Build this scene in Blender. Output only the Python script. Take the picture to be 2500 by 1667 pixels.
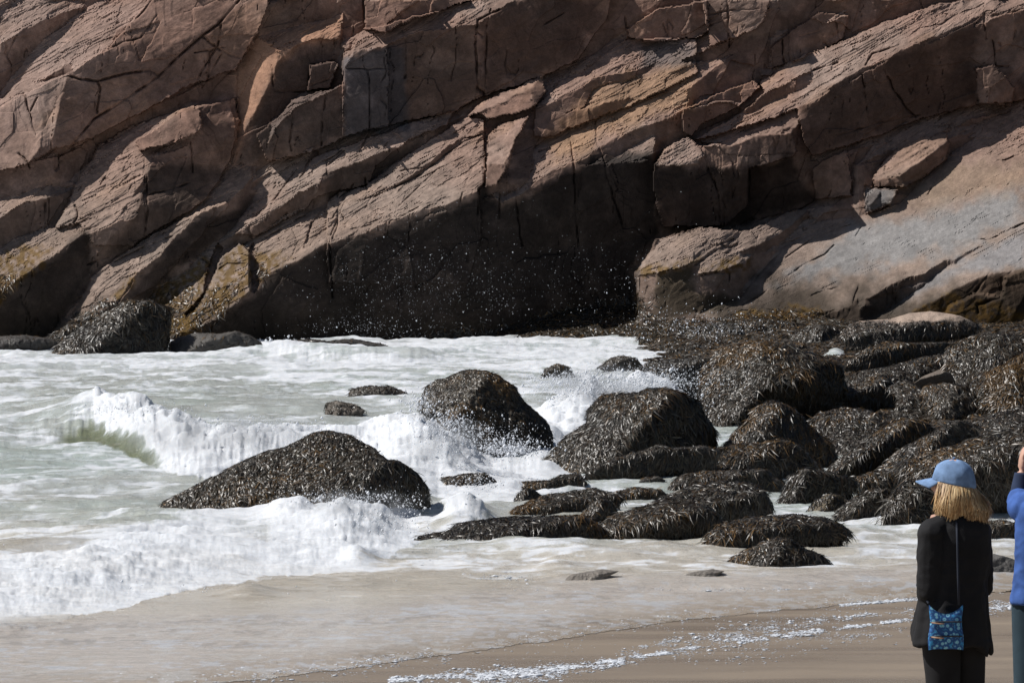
import bpy, bmesh, math, random
import numpy as np
from mathutils import Vector, Matrix
random.seed(7)
rng = np.random.default_rng(11)
for o in list(bpy.data.objects): bpy.data.objects.remove(o)
sc = bpy.context.scene
COL = sc.collection

# ------------------------------------------------------------------ camera
F = 11900.0; CU = 1250.0; CV = 833.5; HC = 4.0
TH = math.atan((CV-278)/F)
cam = bpy.data.cameras.new('camera'); camo = bpy.data.objects.new('camera', cam); COL.objects.link(camo)
camo.location = (0, 0, HC); camo.rotation_euler = (math.pi/2-TH, 0, 0)
cam.sensor_width = 36; cam.lens = 36*F/2500; cam.clip_start = 0.5; cam.clip_end = 2000
sc.camera = camo
# ------------------------------------------------------------------ light
SUN = Vector((-0.62, 0.05, 0.75)).normalized()
SEL = math.asin(SUN.z); SAZ = math.atan2(SUN.x, SUN.y)
w = bpy.data.worlds.new('World'); sc.world = w; w.use_nodes = True
nt = w.node_tree; bg = nt.nodes['Background']
sky = nt.nodes.new('ShaderNodeTexSky'); sky.sky_type = 'NISHITA'; sky.sun_disc = False
sky.sun_elevation = SEL; sky.sun_rotation = SAZ
nt.links.new(sky.outputs[0], bg.inputs[0]); bg.inputs[1].default_value = 0.05
sl = bpy.data.lights.new('sun', 'SUN'); sl.energy = 5.0; sl.angle = math.radians(0.6); sl.color = (1.0, 0.965, 0.92)
so = bpy.data.objects.new('sun', sl); COL.objects.link(so)
so.rotation_euler = (-SUN).to_track_quat('-Z', 'Y').to_euler(); so.location = (-20, 20, 40)
sc.view_settings.view_transform = 'Standard'; sc.view_settings.look = 'None'
sc.view_settings.gamma = 1; sc.view_settings.exposure = 0.0; sc.view_settings.use_curve_mapping = False

# ------------------------------------------------------------------ helpers
def tag(o, label=None, cat=None, group=None, kind=None):
    if label: o['label'] = label
    if cat: o['category'] = cat
    if group: o['group'] = group
    if kind: o['kind'] = kind
    return o
def ray(u, v):
    X = (np.asarray(u, float)-CU)/F; Y = (CV-np.asarray(v, float))/F
    dy = math.cos(TH)+Y*math.sin(TH); dz = -math.sin(TH)+Y*math.cos(TH)
    return X/dy, dz/dy
def at(u, v, D):
    a, b = ray(u, v); D = np.asarray(D, float)
    return np.stack([a*D, D+0*a, HC+b*D], -1)
SL = 0.039; YW = 40.6                       # beach slope, still water line
def ground(u, v):
    a, b = ray(u, v); b = np.minimum(b, -0.012)
    D0 = -HC/b; D1 = (HC-SL*YW)/(-b-SL)
    D = np.where((D0 > YW) | (-b-SL < 0.01), D0, D1)
    return D
def gz0(D): return np.where(D > YW, 0.0, SL*(YW-D))
OFF = dict(A=(0,0),B=(800,0),C=(1600,0),D=(0,400),E=(800,400),F=(1600,400),G=(0,900),H=(800,850),I=(1600,800),S=None)
def q(R, pts):
    p = np.array(pts, float).reshape(-1, 2)
    if R == 'S': return p
    return p/2.6133+np.array(OFF[R])
def hsh(*a):
    h = np.zeros(np.broadcast(*a).shape, np.uint32)
    for i, x in enumerate(a):
        h = (h ^ (x.astype(np.int64) & 0xffffffff).astype(np.uint32)*np.uint32([374761393, 668265263, 2246822519][i]))
        h = h*np.uint32(3266489917); h ^= h >> np.uint32(15)
    h = h*np.uint32(2654435761); h ^= h >> np.uint32(13)
    return h.astype(np.float64)/4294967296.0
def vn2(x, y, s=0):
    xi = np.floor(x); yi = np.floor(y); fx = x-xi; fy = y-yi
    fx = fx*fx*fx*(fx*(fx*6-15)+10); fy = fy*fy*fy*(fy*(fy*6-15)+10)
    xi = xi+s*57; yi = yi+s*131
    a = hsh(xi, yi); b = hsh(xi+1, yi); c = hsh(xi, yi+1); d = hsh(xi+1, yi+1)
    return ((a+(b-a)*fx)*(1-fy)+(c+(d-c)*fx)*fy)*2-1
def fbm(x, y, o=4, s=0, g=0.5):
    r = 0*x; A = 1.0; t = 0
    for i in range(o):
        c, sn = math.cos(0.6*i), math.sin(0.6*i)
        r = r+A*vn2((x*c-y*sn)*2**i, (x*sn+y*c)*2**i, s+i*3); t += A; A *= g
    return r/t
def vn3(x, y, z, s=0):
    xi = np.floor(x); yi = np.floor(y); zi = np.floor(z); fx = x-xi; fy = y-yi; fz = z-zi
    fx = fx*fx*(3-2*fx); fy = fy*fy*(3-2*fy); fz = fz*fz*(3-2*fz); xi = xi+s*57
    r = 0
    for i in (0, 1):
        for j in (0, 1):
            for k in (0, 1):
                r = r+hsh(xi+i, yi+j, zi+k)*(fx if i else 1-fx)*(fy if j else 1-fy)*(fz if k else 1-fz)
    return r*2-1
def fbm3(p, sc_, o=4, s=0, g=0.5):
    r = 0; A = 1.0; t = 0
    for i in range(o):
        f = sc_*2**i; r = r+A*vn3(p[..., 0]*f+i*9.1, p[..., 1]*f, p[..., 2]*f, s+i); t += A; A *= g
    return r/t
def sstep(a, b, x):
    t = np.clip((x-a)/(b-a), 0, 1); return t*t*(3-2*t)
def inpoly(px, py, P):
    r = np.zeros(px.shape, bool); n = len(P)
    for i in range(n):
        x0, y0 = P[i]; x1, y1 = P[(i+1) % n]
        if y0 == y1: continue
        c = ((y0 > py) != (y1 > py)) & (px < (x1-x0)*(py-y0)/(y1-y0)+x0)
        r ^= c
    return r
def segdist(px, py, P, closed=False):
    d = np.full(px.shape, 1e9); n = len(P)
    for i in range(n if closed else n-1):
        a = P[i]; b = P[(i+1) % n]; ab = b-a; L = (ab**2).sum()+1e-9
        t = np.clip(((px-a[0])*ab[0]+(py-a[1])*ab[1])/L, 0, 1)
        d = np.minimum(d, np.hypot(px-a[0]-t*ab[0], py-a[1]-t*ab[1]))
    return d
def mesh_from(name, V, Fq, smooth=True, mat=None, parent=None, cols=None, attrs=None):
    """V (n,3), Fq (m,3|4) index array or list of such arrays"""
    if not isinstance(Fq, (list, tuple)): Fq = [Fq]
    me = bpy.data.meshes.new(name)
    me.vertices.add(len(V)); me.vertices.foreach_set('co', np.asarray(V, np.float32).ravel())
    li = np.concatenate([f.ravel() for f in Fq]).astype(np.int32)
    st = []; c = 0
    for f in Fq:
        k = f.shape[1]; st.append(c+np.arange(len(f))*k); c += f.size
    st = np.concatenate(st).astype(np.int32)
    me.loops.add(len(li)); me.loops.foreach_set('vertex_index', li)
    me.polygons.add(len(st)); me.polygons.foreach_set('loop_start', st)
    me.update(calc_edges=True)
    me.polygons.foreach_set('use_smooth', np.full(len(st), smooth))
    if cols is not None:
        ca = me.color_attributes.new('Col', 'FLOAT_COLOR', 'POINT')
        cc = np.ones((len(V), 4), np.float32); cc[:, :3] = cols
        ca.data.foreach_set('color', cc.ravel())
    if attrs:
        for k, a in attrs.items():
            at_ = me.attributes.new(k, 'FLOAT', 'POINT'); at_.data.foreach_set('value', np.asarray(a, np.float32).ravel())
    if mat: me.materials.append(mat)
    o = bpy.data.objects.new(name, me); COL.objects.link(o)
    if parent: o.parent = parent
    return o
def gridfaces(nr, nc, keep=None):
    i = np.arange(nr*nc).reshape(nr, nc)
    f = np.stack([i[1:, :-1], i[1:, 1:], i[:-1, 1:], i[:-1, :-1]], -1)
    if keep is not None: return f[keep]
    return f.reshape(-1, 4)

# ------------------------------------------------------------------ materials
def newmat(name):
    m = bpy.data.materials.new(name); m.use_nodes = True
    return m, m.node_tree, m.node_tree.nodes['Principled BSDF']
def node(nt, t, **k):
    n = nt.nodes.new(t)
    for a, b in k.items():
        if a.startswith('i_'): n.inputs[int(a[2:]) if a[2:].isdigit() else a[2:].replace('_', ' ')].default_value = b
        else: setattr(n, a, b)
    return n
def rgb(h, g=2.2): return tuple((int(h[i:i+2], 16)/255)**g for i in (0, 2, 4))+(1,)
def rock_material(name, rough=0.85, bump=1.0, spk=0.35, wet=False):
    m, nt, b = newmat(name); L = nt.links.new
    at_ = node(nt, 'ShaderNodeAttribute', attribute_name='Col')
    tc = node(nt, 'ShaderNodeTexCoord')
    n1 = node(nt, 'ShaderNodeTexNoise', i_Scale=38.0, i_Detail=4.0, i_Roughness=0.75)
    n2 = node(nt, 'ShaderNodeTexNoise', i_Scale=2.2, i_Detail=6.0, i_Roughness=0.65)
    n3 = node(nt, 'ShaderNodeTexNoise', i_Scale=9.0, i_Detail=8.0, i_Roughness=0.7)
    for n in (n1, n2, n3): L(tc.outputs['Object'], n.inputs['Vector'])
    r1 = node(nt, 'ShaderNodeMapRange', i_1=0.3, i_2=0.7, i_3=1-spk, i_4=1+spk)
    L(n1.outputs[0], r1.inputs[0])
    r2 = node(nt, 'ShaderNodeMapRange', i_1=0.3, i_2=0.7, i_3=0.78, i_4=1.22); L(n2.outputs[0], r2.inputs[0])
    mu = node(nt, 'ShaderNodeMath', operation='MULTIPLY'); L(r1.outputs[0], mu.inputs[0]); L(r2.outputs[0], mu.inputs[1])
    vm = node(nt, 'ShaderNodeVectorMath', operation='SCALE'); L(at_.outputs['Color'], vm.inputs[0]); L(mu.outputs[0], vm.inputs['Scale'])
    L(vm.outputs[0], b.inputs['Base Color'])
    # fine relief
    ad = node(nt, 'ShaderNodeMath', operation='MULTIPLY_ADD', i_1=0.25); L(n1.outputs[0], ad.inputs[0]); L(n3.outputs[0], ad.inputs[2])
    bp = node(nt, 'ShaderNodeBump', i_Strength=bump, i_Distance=0.03); L(ad.outputs[0], bp.inputs['Height']); L(bp.outputs[0], b.inputs['Normal'])
    b.inputs['Roughness'].default_value = rough
    b.inputs['Specular IOR Level'].default_value = 0.5 if wet else 0.12
    return m
M_CLIFF = rock_material('granite', bump=.7, spk=.22)
M_STONE = rock_material('boulder_stone', 0.6, 1.0, 0.3, True)
def weed_material():
    m, nt, b = newmat('seaweed_fronds'); L = nt.links.new
    at_ = node(nt, 'ShaderNodeAttribute', attribute_name='Col'); L(at_.outputs['Color'], b.inputs['Base Color'])
    b.inputs['Roughness'].default_value = 0.40; b.inputs['Specular IOR Level'].default_value = 0.45
    return m
M_WEED = weed_material()
# ------------------------------------------------------------------ the cliff
GS = 2.6
US = np.arange(-450, 2951, GS); VS = np.arange(-300, 905, GS)
UU, VV = np.meshgrid(US, VS)
NR, NC = UU.shape
MPP = 86/F
# facet classes -> (dy/dx, dy/dz): normal = (gx,-1,gz)
K = dict(T=(-0.45,1.25), Q=(-0.30,1.9), S=(-0.55,1.55), L=(-1.1,0.45), M=(-0.22,0.16), R=(0.16,0.04), D=(0.30,0.08), E=(0.12,0.10),
         K=(0.55,-0.12), G=(-0.25,2.6), U=(0.35,-0.35))
FAC = []
def f(c, R, *p): FAC.append((c, q(R, p)))
# background of strata outside of the traced blocks comes first (procedural), then the traced ones
f('T','A',0,0,500,0,540,40,520,50,300,120,150,190,0,290)
f('K','A',-300,500,0,290,150,190,300,120,520,50,560,70,420,150,280,250,60,500,0,580,-300,760)
f('T','A',560,60,640,0,960,0,850,140,740,200,700,300,480,440,450,400,250,520,150,560,0,690,-300,860,-300,760,0,590,60,500,280,250,420,150)
f('D','A',250,520,450,400,480,470,300,505)
f('L','A',150,560,430,490,390,600,330,930,250,940,190,1040,0,1110,-200,1180,-200,800,0,690,140,600)
f('R','A',430,490,480,450,700,300,740,200,850,140,960,0,1720,0,1690,80,1640,210,1500,450,1260,520,1200,580,860,740,640,860,430,960,380,1000,330,930,390,600)
f('M','A',850,140,960,0,1530,0,1450,110,1290,220,1100,280,980,250,700,330,740,200)
f('M','A',1560,0,1720,0,1640,210,1560,330,1400,290,1400,150,1480,60)
f('K','A',380,1000,640,860,860,740,870,780,700,900,600,1010,430,1160,330,1200,300,1150,380,1080)
f('M','A',-200,1180,0,1110,190,1040,370,1000,370,1070,300,1160,110,1250,0,1270,-200,1330)
f('K','A',860,740,1200,590,1210,640,900,770)
f('M','A',1250,560,1450,490,1510,490,1510,630,1340,640,1230,670,1210,620)
f('T','A',640,920,900,780,1210,680,1500,630,1350,640,1280,680,870,900,900,970,1190,930,960,1010,930,1100,850,1240,750,1360,700,1440,560,1490,510,1420,350,1460,480,1180,430,1160,600,1010)
f('M','A',870,900,1050,780,1180,690,1270,690,1290,790,1240,860,1100,910,900,970)
f('D','A',1180,690,1270,690,1290,790,1260,840,1210,780)
f('D','A',1350,640,1510,630,1530,760,1470,1020,1300,1290,1100,1400,940,1568,700,1568,850,1400,960,1150,960,1010,1190,930,1280,850,1290,690)
f('K','A',1290,690,1510,630,1530,760,1460,1040,1280,1310,1220,1300,1220,930)
f('L','A',1640,240,1800,180,2180,100,2180,230,1990,260,1880,290,1770,400,1720,540,1600,760,1540,880,1480,1060,1530,800,1510,460)
f('T','A',1640,240,1800,180,2180,100,2180,230,1990,260,1880,290,1800,340)
f('D','A',1770,400,1880,290,1990,260,2180,240,2160,420,2100,560,1950,590,1870,640,1740,760,1710,920,1700,1040,1490,1050,1540,880,1600,760,1720,540)
f('K','A',1720,0,2150,0,2130,100,1800,190,1640,240,1690,80)
f('E','A',2190,0,2330,0,2320,190,2190,220)
f('T','A',1740,760,1870,640,1950,590,2100,570,2080,600,1870,700,1760,820,1720,910)
f('D','A',1720,920,1760,820,1870,700,2080,600,2190,540,2190,880,2050,950,1700,1040)
f('L','A',2100,560,2180,290,2240,270,2180,520,2110,570)
f('T','A',1290,1290,1480,1060,1650,1070,1600,1130,1460,1270,1250,1350,1080,1500,940,1568,870,1568,1100,1400)
f('K','A',1460,1290,1610,1130,1640,1230,1500,1420,1300,1568,1100,1568,1240,1370)
f('T','A',1620,1200,1790,1050,2010,930,1980,1000,1900,1150,1740,1290,1640,1350,1480,1420,1620,1290)
f('T','A',2010,1000,2352,880,2352,940,2180,1090,2090,1110,2000,1170,1900,1260,1750,1330,1700,1390,1500,1480,1560,1400,1740,1290,1930,1120)
f('K','A',2070,1110,2352,960,2352,1170,2160,1220,2000,1260,2050,1150)
f('K','A',1740,1370,1900,1230,2000,1190,2010,1260,1950,1330,1800,1400,1640,1500,1500,1568,1350,1568,1550,1470)
f('T','A',-200,1330,0,1270,110,1250,300,1180,480,1200,270,1280,150,1300,0,1400,-200,1480)
f('K','A',-200,1480,0,1400,250,1280,470,1210,440,1290,350,1460,290,1450,100,1550,0,1590,-200,1620)
f('M','B',240,0,920,0,600,110,480,150,370,200,240,190)
f('T','B',80,300,90,230,150,250,230,200,370,210,480,170,920,10,960,0,1200,0,1100,60,960,160,780,180,600,200,380,300,160,340)
f('E','B',160,340,380,290,390,800,270,830,100,880,95,450)
f('D','B',380,290,480,250,500,800,400,830,390,500)
f('E','B',480,250,600,200,780,180,950,160,970,620,830,700,500,800)
f('D','B',950,160,1100,60,1200,0,1800,0,1780,120,1700,250,1600,380,1380,480,1360,490,1030,600,970,580,940,300)
f('T','B',0,920,270,830,390,800,830,700,970,620,900,720,700,830,570,900,330,980,150,1060,0,1110)
f('K','B',0,1110,150,1060,330,980,570,900,640,890,480,1000,380,1060,260,1160,250,1200,0,1290)
f('T','B',250,1180,400,1060,600,930,900,740,970,730,1020,780,1000,850,870,880,740,960,600,1080,330,1250,240,1240)
f('K','B',300,1250,600,1080,740,960,870,880,760,980,620,1100,480,1160)
f('T','B',0,1290,70,1230,250,1180,300,1255,600,1105,870,890,990,860,1000,1160,960,1200,780,1290,620,1340,440,1400,130,1470,40,1520,0,1500)
f('R','B',1800,0,2352,0,2100,60,1900,190,1700,350,1600,380,1780,120)
f('R','B',1910,190,2100,60,2352,0,2352,240,2100,270,1930,240)
f('T','B',1390,580,1500,510,1670,480,1650,520,1600,560,1480,620,1330,690,1340,660)
f('T','B',1670,480,1620,430,1750,350,1900,250,2000,270,2352,250,2352,330,2250,420,2120,430,1900,470,1700,520)
f('D','B',1330,690,1480,620,1640,560,1640,660,1500,730,1530,830,1400,880,1320,860)
f('D','B',1680,500,1900,450,2100,430,2000,480,1900,510,1700,560,1640,670,1640,560)
f('T','B',1640,670,1700,560,1900,510,2352,380,2352,470,2250,550,2000,640,1700,700,1600,700)
f('D','B',1600,700,1900,630,1930,620,1900,680,1700,760,1620,800,1520,830,1510,740)
f('T','B',1530,840,1700,760,1900,680,2100,620,2260,560,2352,540,2280,680,2200,740,1950,830,1800,900,1640,1000,1450,1080,1250,1200,1130,1250,1300,1100,1330,930)
f('K','B',1240,780,1330,720,1520,720,1520,840,1400,890,1310,930,1290,1150,1120,1260,1010,1190,1120,1130)
f('R','C',0,60,300,0,330,200,0,260)
f('K','C',200,20,300,0,330,200,220,190)
f('M','C',300,0,730,0,700,120,650,180,350,300,320,150)
f('T','C',0,290,200,250,340,240,340,310,160,390,0,440)
f('D','C',160,390,340,310,740,200,720,420,680,500,350,560,360,430,200,400)
f('T','C',0,440,200,400,350,380,500,350,350,450,210,570,150,500,0,600)
f('D','C',350,450,540,380,580,470,680,500,640,520,210,570)
f('K','C',730,0,1200,0,1010,100,880,190,740,200)
f('E','C',740,430,740,300,880,190,1040,80,1050,160,1220,100,1220,0,1900,0,1700,60,1400,150,1200,250,900,390)
f('M','C',1040,180,1220,110,1220,10,1400,0,1410,140,1200,250,1050,290)
f('S','C',670,520,850,400,1200,260,1400,170,1700,60,1950,0,2352,0,2280,60,2100,90,1850,200,1600,310,1340,430,1000,620,880,680,600,800,420,920,240,900,280,840,540,720,700,590)
f('T','C',670,440,820,420,740,470,680,480)
f('D','C',550,715,700,600,850,530,1000,450,1010,530,880,590,700,670,600,720)
f('D','C',200,560,680,510,670,560,400,600,200,620)
f('M','C',170,700,400,600,640,510,680,550,560,660,380,640)
f('K','C',170,700,430,650,530,680,300,790,230,870,180,830)
f('K','C',0,960,0,780,160,720,180,830,200,870,60,940)
f('D','C',890,690,1030,640,1340,470,1590,330,1680,600,1690,740,1400,860,1000,1000,950,900)
f('K','C',1590,320,1850,200,2030,130,2060,660,1700,760,1670,560)
f('T','C',2030,170,2100,90,2300,40,2352,20,2352,70,2200,100,2060,160)
f('E','C',2030,180,2060,160,2300,60,2352,70,2352,600,2270,680,2070,660,2040,440)
f('T','C',420,930,600,800,880,690,930,770,860,850,650,860,480,930)
f('E','C',400,910,480,930,650,860,870,850,900,980,640,1000,430,990)
f('T','C',0,1030,70,950,200,870,280,940,280,1050,50,1050,0,1060)
f('M','C',280,930,400,940,420,1000,640,1000,860,990,600,1080,420,1080,330,1000)
f('K','C',0,1060,280,1050,420,1080,600,1080,900,990,960,780,1000,1090,1030,1270,900,1340,650,1430,300,1440,0,1568)
f('D','C',0,1060,300,1050,420,1080,450,1440,50,1450)
f('T','C',1000,1000,1400,870,1700,760,2060,670,2352,640,2352,700,2000,760,1700,860,1400,920,1210,960,1050,1040)
f('E','C',1000,1080,1070,1030,1220,950,1200,1010,1250,1100,1250,1250,1030,1270)
f('K','C',1200,1000,1400,920,1340,1000,1280,1060,1250,1110)
f('T','C',1340,990,1500,910,1840,850,2352,690,2352,760,2050,850,1840,880,1560,950,1400,1000)
f('K','C',1380,1010,1560,940,1520,980,1440,1050,1380,1190,1310,1170,1290,1050)
f('S','C',1880,950,2050,850,2352,760,3900,500,3900,1568,900,1568,1300,1390,1550,1300,1700,1180)
f('K','C',1560,1120,1860,910,1900,960,1850,1010,1700,1180,1550,1300,1500,1300,1590,1190)
f('K','C',1860,920,2050,870,1990,920,1890,970)
f('T','C',0,1540,300,1450,500,1440,900,1340,970,1330,900,1370,700,1480,500,1568,0,1568)
f('K','C',590,1568,980,1330,970,1400,850,1500,780,1568)
f('T','C',980,1320,1190,1270,1150,1330,1000,1420,940,1440)
f('M','C',1190,1270,1330,1220,1330,1350,1270,1390,1100,1410,1000,1430)
f('T','D',-200,640,0,540,130,470,300,410,500,410,540,430,400,530,300,610,180,700,0,820,-200,920)
f('K','D',-700,1100,-200,920,0,820,180,700,300,610,540,430,600,480,560,760,500,900,400,1000,250,1160,0,1180,-700,1200)
f('M','D',560,440,650,460,700,420,870,330,700,470,600,600,560,640)
f('K','D',870,330,960,0,1220,0,1220,250,1440,0,1290,250,1100,370,900,530,740,590,560,760,600,600,700,470)
f('T','D',560,780,600,700,740,600,1100,380,1240,320,1440,240,1240,340,1110,480,1000,600,850,720,760,860,540,1000,400,1150,260,1160,400,1000,500,900)
f('K','D',1110,480,1240,340,1460,240,1600,130,1640,200,1500,400,1400,490,1280,560,1200,680,1000,770,940,870,780,890,760,860,850,720,1000,600)
f('T','D',1370,490,1395,500,1340,650,1300,820,1220,950,1190,1080,1090,1100,1080,1200,800,1200,900,900,950,870,1000,780,1200,670,1290,560)
f('K','D',1395,500,1430,540,1370,700,1290,880,1200,960,1300,820,1340,650)
f('T','D',1420,600,1530,510,1590,560,1600,700,1600,800,1500,900,1380,990,1200,1080,1150,1090,1250,920,1330,780)
f('K','D',1590,560,1620,500,1630,600,1680,740,1610,820,1600,700)
f('T','D',1620,540,1650,450,1800,330,1930,285,1990,360,1930,560,1830,600,1700,690,1640,620)
f('T','D',1930,560,2000,370,2150,190,2352,130,2352,430,2130,500,2000,540,1920,600,1700,700,1610,800,1650,780,1750,640)
f('D','D',1090,1100,1200,1080,1400,980,1620,830,1700,700,1900,610,2130,500,2352,430,2352,1190,2352,1300,1090,1300)
f('D','E',0,505,440,400,780,290,960,200,1110,260,1250,190,1640,0,2090,0,2130,450,1960,660,2000,980,1900,1080,1500,1090,800,1100,400,1170,0,1300)
f('U','E',1000,140,1110,260,1250,190,1640,0,2090,0,2130,450,1700,520,1300,560,1100,560,1060,400)
f('E','E',20,520,440,400,780,290,960,200,1060,300,1050,560,900,1100,400,1200,30,1300,-20,900)
f('G','E',1400,960,2000,880,2090,1000,2352,1000,2352,1300,800,1300,1000,1090)
f('T','E',1960,670,2050,560,2200,480,2352,420,2352,620,2250,660,2000,710)
f('E','E',1980,710,2250,660,2352,620,2352,980,2010,970)
f('T','F',0,490,280,410,500,400,560,420,400,540,260,640,140,650,0,700)
f('D','F',0,700,240,640,260,830,540,860,440,900,0,970)
f('M','F',260,640,400,540,520,530,700,560,800,540,700,640,600,740,540,860,260,830)
f('T','F',260,650,400,540,520,530,640,560,560,640,400,680,280,700)
f('T','F',510,500,600,440,880,300,980,290,850,410,760,470,640,530,540,560)
f('K','F',540,560,640,540,860,410,980,300,990,350,900,400,800,500,700,560,560,590)
f('T','F',830,480,950,410,1200,350,1300,340,1100,440,900,500)
f('S','F',270,1040,540,880,560,790,800,540,1250,350,1570,260,1750,30,1880,0,2352,0,3900,-200,3900,300,2352,390,2100,510,1900,600,1700,700,1500,770,1300,860,1250,900,1050,950,540,940)
f('K','F',1320,970,1350,860,1500,770,1700,700,1870,610,1880,640,1730,760,1600,850,1450,960,1330,1000)
f('D','F',1000,1000,1250,900,1290,860,1310,980,1210,1050)
f('S','F',1400,980,1600,850,1880,640,2130,500,2352,400,3900,300,3900,500,2352,670,2100,710,1900,800,1620,950,1500,980)
f('E','F',1600,960,1900,800,2130,700,2352,670,3900,500,3900,1000,2352,1000,2070,1050,1980,1000,1760,940)
f('G','F',0,1000,270,1040,540,940,1050,950,1230,1050,1500,1100,2070,1050,2352,1000,3900,1000,3900,1400,0,1400)
# rock pieces that lie loose on the cliff: (facets ..., outline) built as objects of their own
LOOSE = [
 ('wedge', q('B', [900,740,1000,640,1370,485,1395,590,1320,690,1150,735,1030,765,970,730]), [('T',(900,740,1000,640,1370,485,1300,570,1200,600,1130,650,970,730)),('M',(970,730,1130,650,1200,600,1300,570,1310,690,1150,730,1030,760)),('K',(1300,570,1370,490,1390,590,1320,690))], 'B',
  'tan wedge of rock with a pointed upper end lying on the sunlit ledge mid-cliff'),
 ('short', q('B', [1030,860,1100,790,1290,730,1250,790,1205,880,1160,1050,1120,1130,1080,1180,1010,1190,1005,1060]), [('T',(1030,860,1100,790,1290,730,1240,780,1200,880,1130,1050,1010,1060)),('E',(1010,1060,1130,1050,1120,1130,1080,1180,1010,1190)),('K',(1130,1050,1240,780,1290,730,1240,900,1170,1050,1120,1130))], 'B',
  'squat block with a tilted pinkish top wedged in the dark cleft below the pointed wedge'),
 ('slab', q('C', [1380,1140,1500,990,1700,880,1850,850,1875,915,1850,1010,1700,1140,1590,1190,1400,1190]), [('T',(1380,1140,1500,990,1700,880,1850,850,1860,910,1580,1080,1560,1120)),('M',(1380,1150,1550,1120,1590,1190,1400,1190)),('K',(1560,1120,1860,910,1880,960,1850,1010,1700,1140,1590,1190))], 'C',
  'long flat-topped orange block resting at the head of the smooth pale slab'),
 ('grey', q('C', [1330,1270,1345,1230,1390,1195,1470,1200,1545,1210,1535,1260,1500,1300,1430,1320,1350,1355,1325,1330]), [('M',(1330,1260,1390,1200,1450,1220,1430,1300,1350,1350)),('S',(1390,1190,1540,1210,1500,1300,1440,1310,1440,1230)),('D',(1330,1300,1440,1290,1500,1300,1350,1360))], 'C',
  'pale grey stone tucked under the orange block at the top of the slab'),
 ('shelf', q('C', [400,910,600,800,880,690,930,770,905,980,640,1000,430,990]), [('T',(400,920,600,800,880,690,930,770,860,850,650,860,480,930)),('E',(400,910,480,930,650,860,870,850,900,980,640,1000,430,990)),('K',(870,850,930,770,940,850,905,985))], 'C',
  'broad flat-topped tan block jutting out over the deep black recess'),
 ('column', q('C', [1255,1110,1270,1050,1335,1045,1330,1200,1320,1330,1300,1390,1265,1385,1280,1250]), [('L',(1255,1110,1270,1050,1310,1045,1300,1390,1265,1385)),('M',(1300,1045,1335,1045,1320,1380,1290,1390))], 'C',
  'narrow splintered upright rock standing left of the orange block'),
]
for nm, ol, fs, R, lab in LOOSE:
    for c, p in fs: f(c, R, *p)
# gradients -----------------------------------------------------------------
wu = UU+4*fbm(UU/45, VV/45, 2, 1)+2.6*fbm(UU/9, VV/9, 2, 5); wv = VV+4*fbm(UU/45, VV/45, 2, 2)+2.6*fbm(UU/9, VV/9, 2, 6)
# procedural strata (outside the traced region): sheared cells with alternating class
sx = (UU*math.cos(0.5)-VV*math.sin(0.5)); sy = (UU*math.sin(0.5)+VV*math.cos(0.5))
def cells(x, y, s):
    xi = np.floor(x); yi = np.floor(y); best = np.full(x.shape, 1e9); bid = np.zeros(x.shape); sec = np.full(x.shape, 1e9)
    for i in (-1, 0, 1):
        for j in (-1, 0, 1):
            cx = xi+i+0.15+0.7*hsh(xi+i+s, yi+j); cy = yi+j+0.15+0.7*hsh(xi+i, yi+j+s+77)
            d = np.hypot(x-cx, y-cy); idd = hsh(xi+i+3*s, yi+j+11)
            sec = np.where(d < best, best, np.minimum(sec, d)); bid = np.where(d < best, idd, bid); best = np.minimum(best, d)
    return bid, sec-best
bid, be = cells((sx+20*fbm(UU/120, VV/120, 2, 9))/230, (sy+14*fbm(UU/100, VV/100, 2, 8))/70, 4)
par = np.mod(sy/75+0.6*fbm(sx/300, sy/80, 2, 31)+bid*0.5, 1)
gx = np.where(par < 0.5, -0.45, 0.25); gzr = np.where(par < 0.5, 1.3, 0.05)
cls = np.zeros(UU.shape, int)-1; names = list(K)
lab = np.zeros(UU.shape, int)-1
for i, (c, P) in enumerate(FAC):
    a = P.min(0)-12; b = P.max(0)+12
    c0, c1 = np.searchsorted(US, [a[0], b[0]]); r0, r1 = np.searchsorted(VS, [a[1], b[1]])
    if c1 <= c0 or r1 <= r0: continue
    s = np.s_[r0:r1, c0:c1]
    m = inpoly(wu[s], wv[s], P)
    h1, h2 = random.uniform(-.12, .12), random.uniform(-.12, .12)
    g = K[c]
    gx[s][m] = g[0]+h1; gzr[s][m] = g[1]*(1+h2)+0.3*h1; cls[s][m] = names.index(c); lab[s][m] = i
topm = (gzr > 0.8)
# secondary facets: small plates that tilt a little, long along the strata on tops, blocky on faces
b2, e2 = cells((sx+15*fbm(UU/60, VV/60, 3, 21))/78, (sy+10*fbm(UU/50, VV/50, 3, 22))/19, 6)
b3, e3 = cells((UU+.25*VV+8*fbm(UU/50, VV/50, 2, 23))/95, (VV+.30*UU+8*fbm(UU/50, VV/50, 2, 24))/85, 9)
smoothslab = (cls == names.index('S')) & (VV > 380)
amp = np.where(smoothslab, 0.12, 1.0)
gx += np.where(topm, (b2-.5)*0.22*amp, (b3-.5)*np.where(cls == names.index('K'), .1, .34))
gzr += np.where(topm, (np.mod(b2*7.3, 1)-.5)*0.2*amp, (np.mod(b3*5.1, 1)-.5)*np.where(cls == names.index('K'), .06, .22))
g_x = gx*MPP*GS; g_z = gzr*MPP*GS          # per grid step; going UP increases depth
def dct_setup(n): return np.exp(-1j*np.pi*np.arange(n)/(2*n))
kR = dct_setup(NR)[:, None]; kC = dct_setup(NC)[None, :]
def dct1(x, ax):
    n = x.shape[ax]; k = kR if ax == 0 else kC
    y = np.concatenate([x, np.flip(x, ax)], ax)
    Y = np.fft.rfft(y, axis=ax)
    Y = Y[:n] if ax == 0 else Y[:, :n]
    return (Y*k).real
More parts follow.
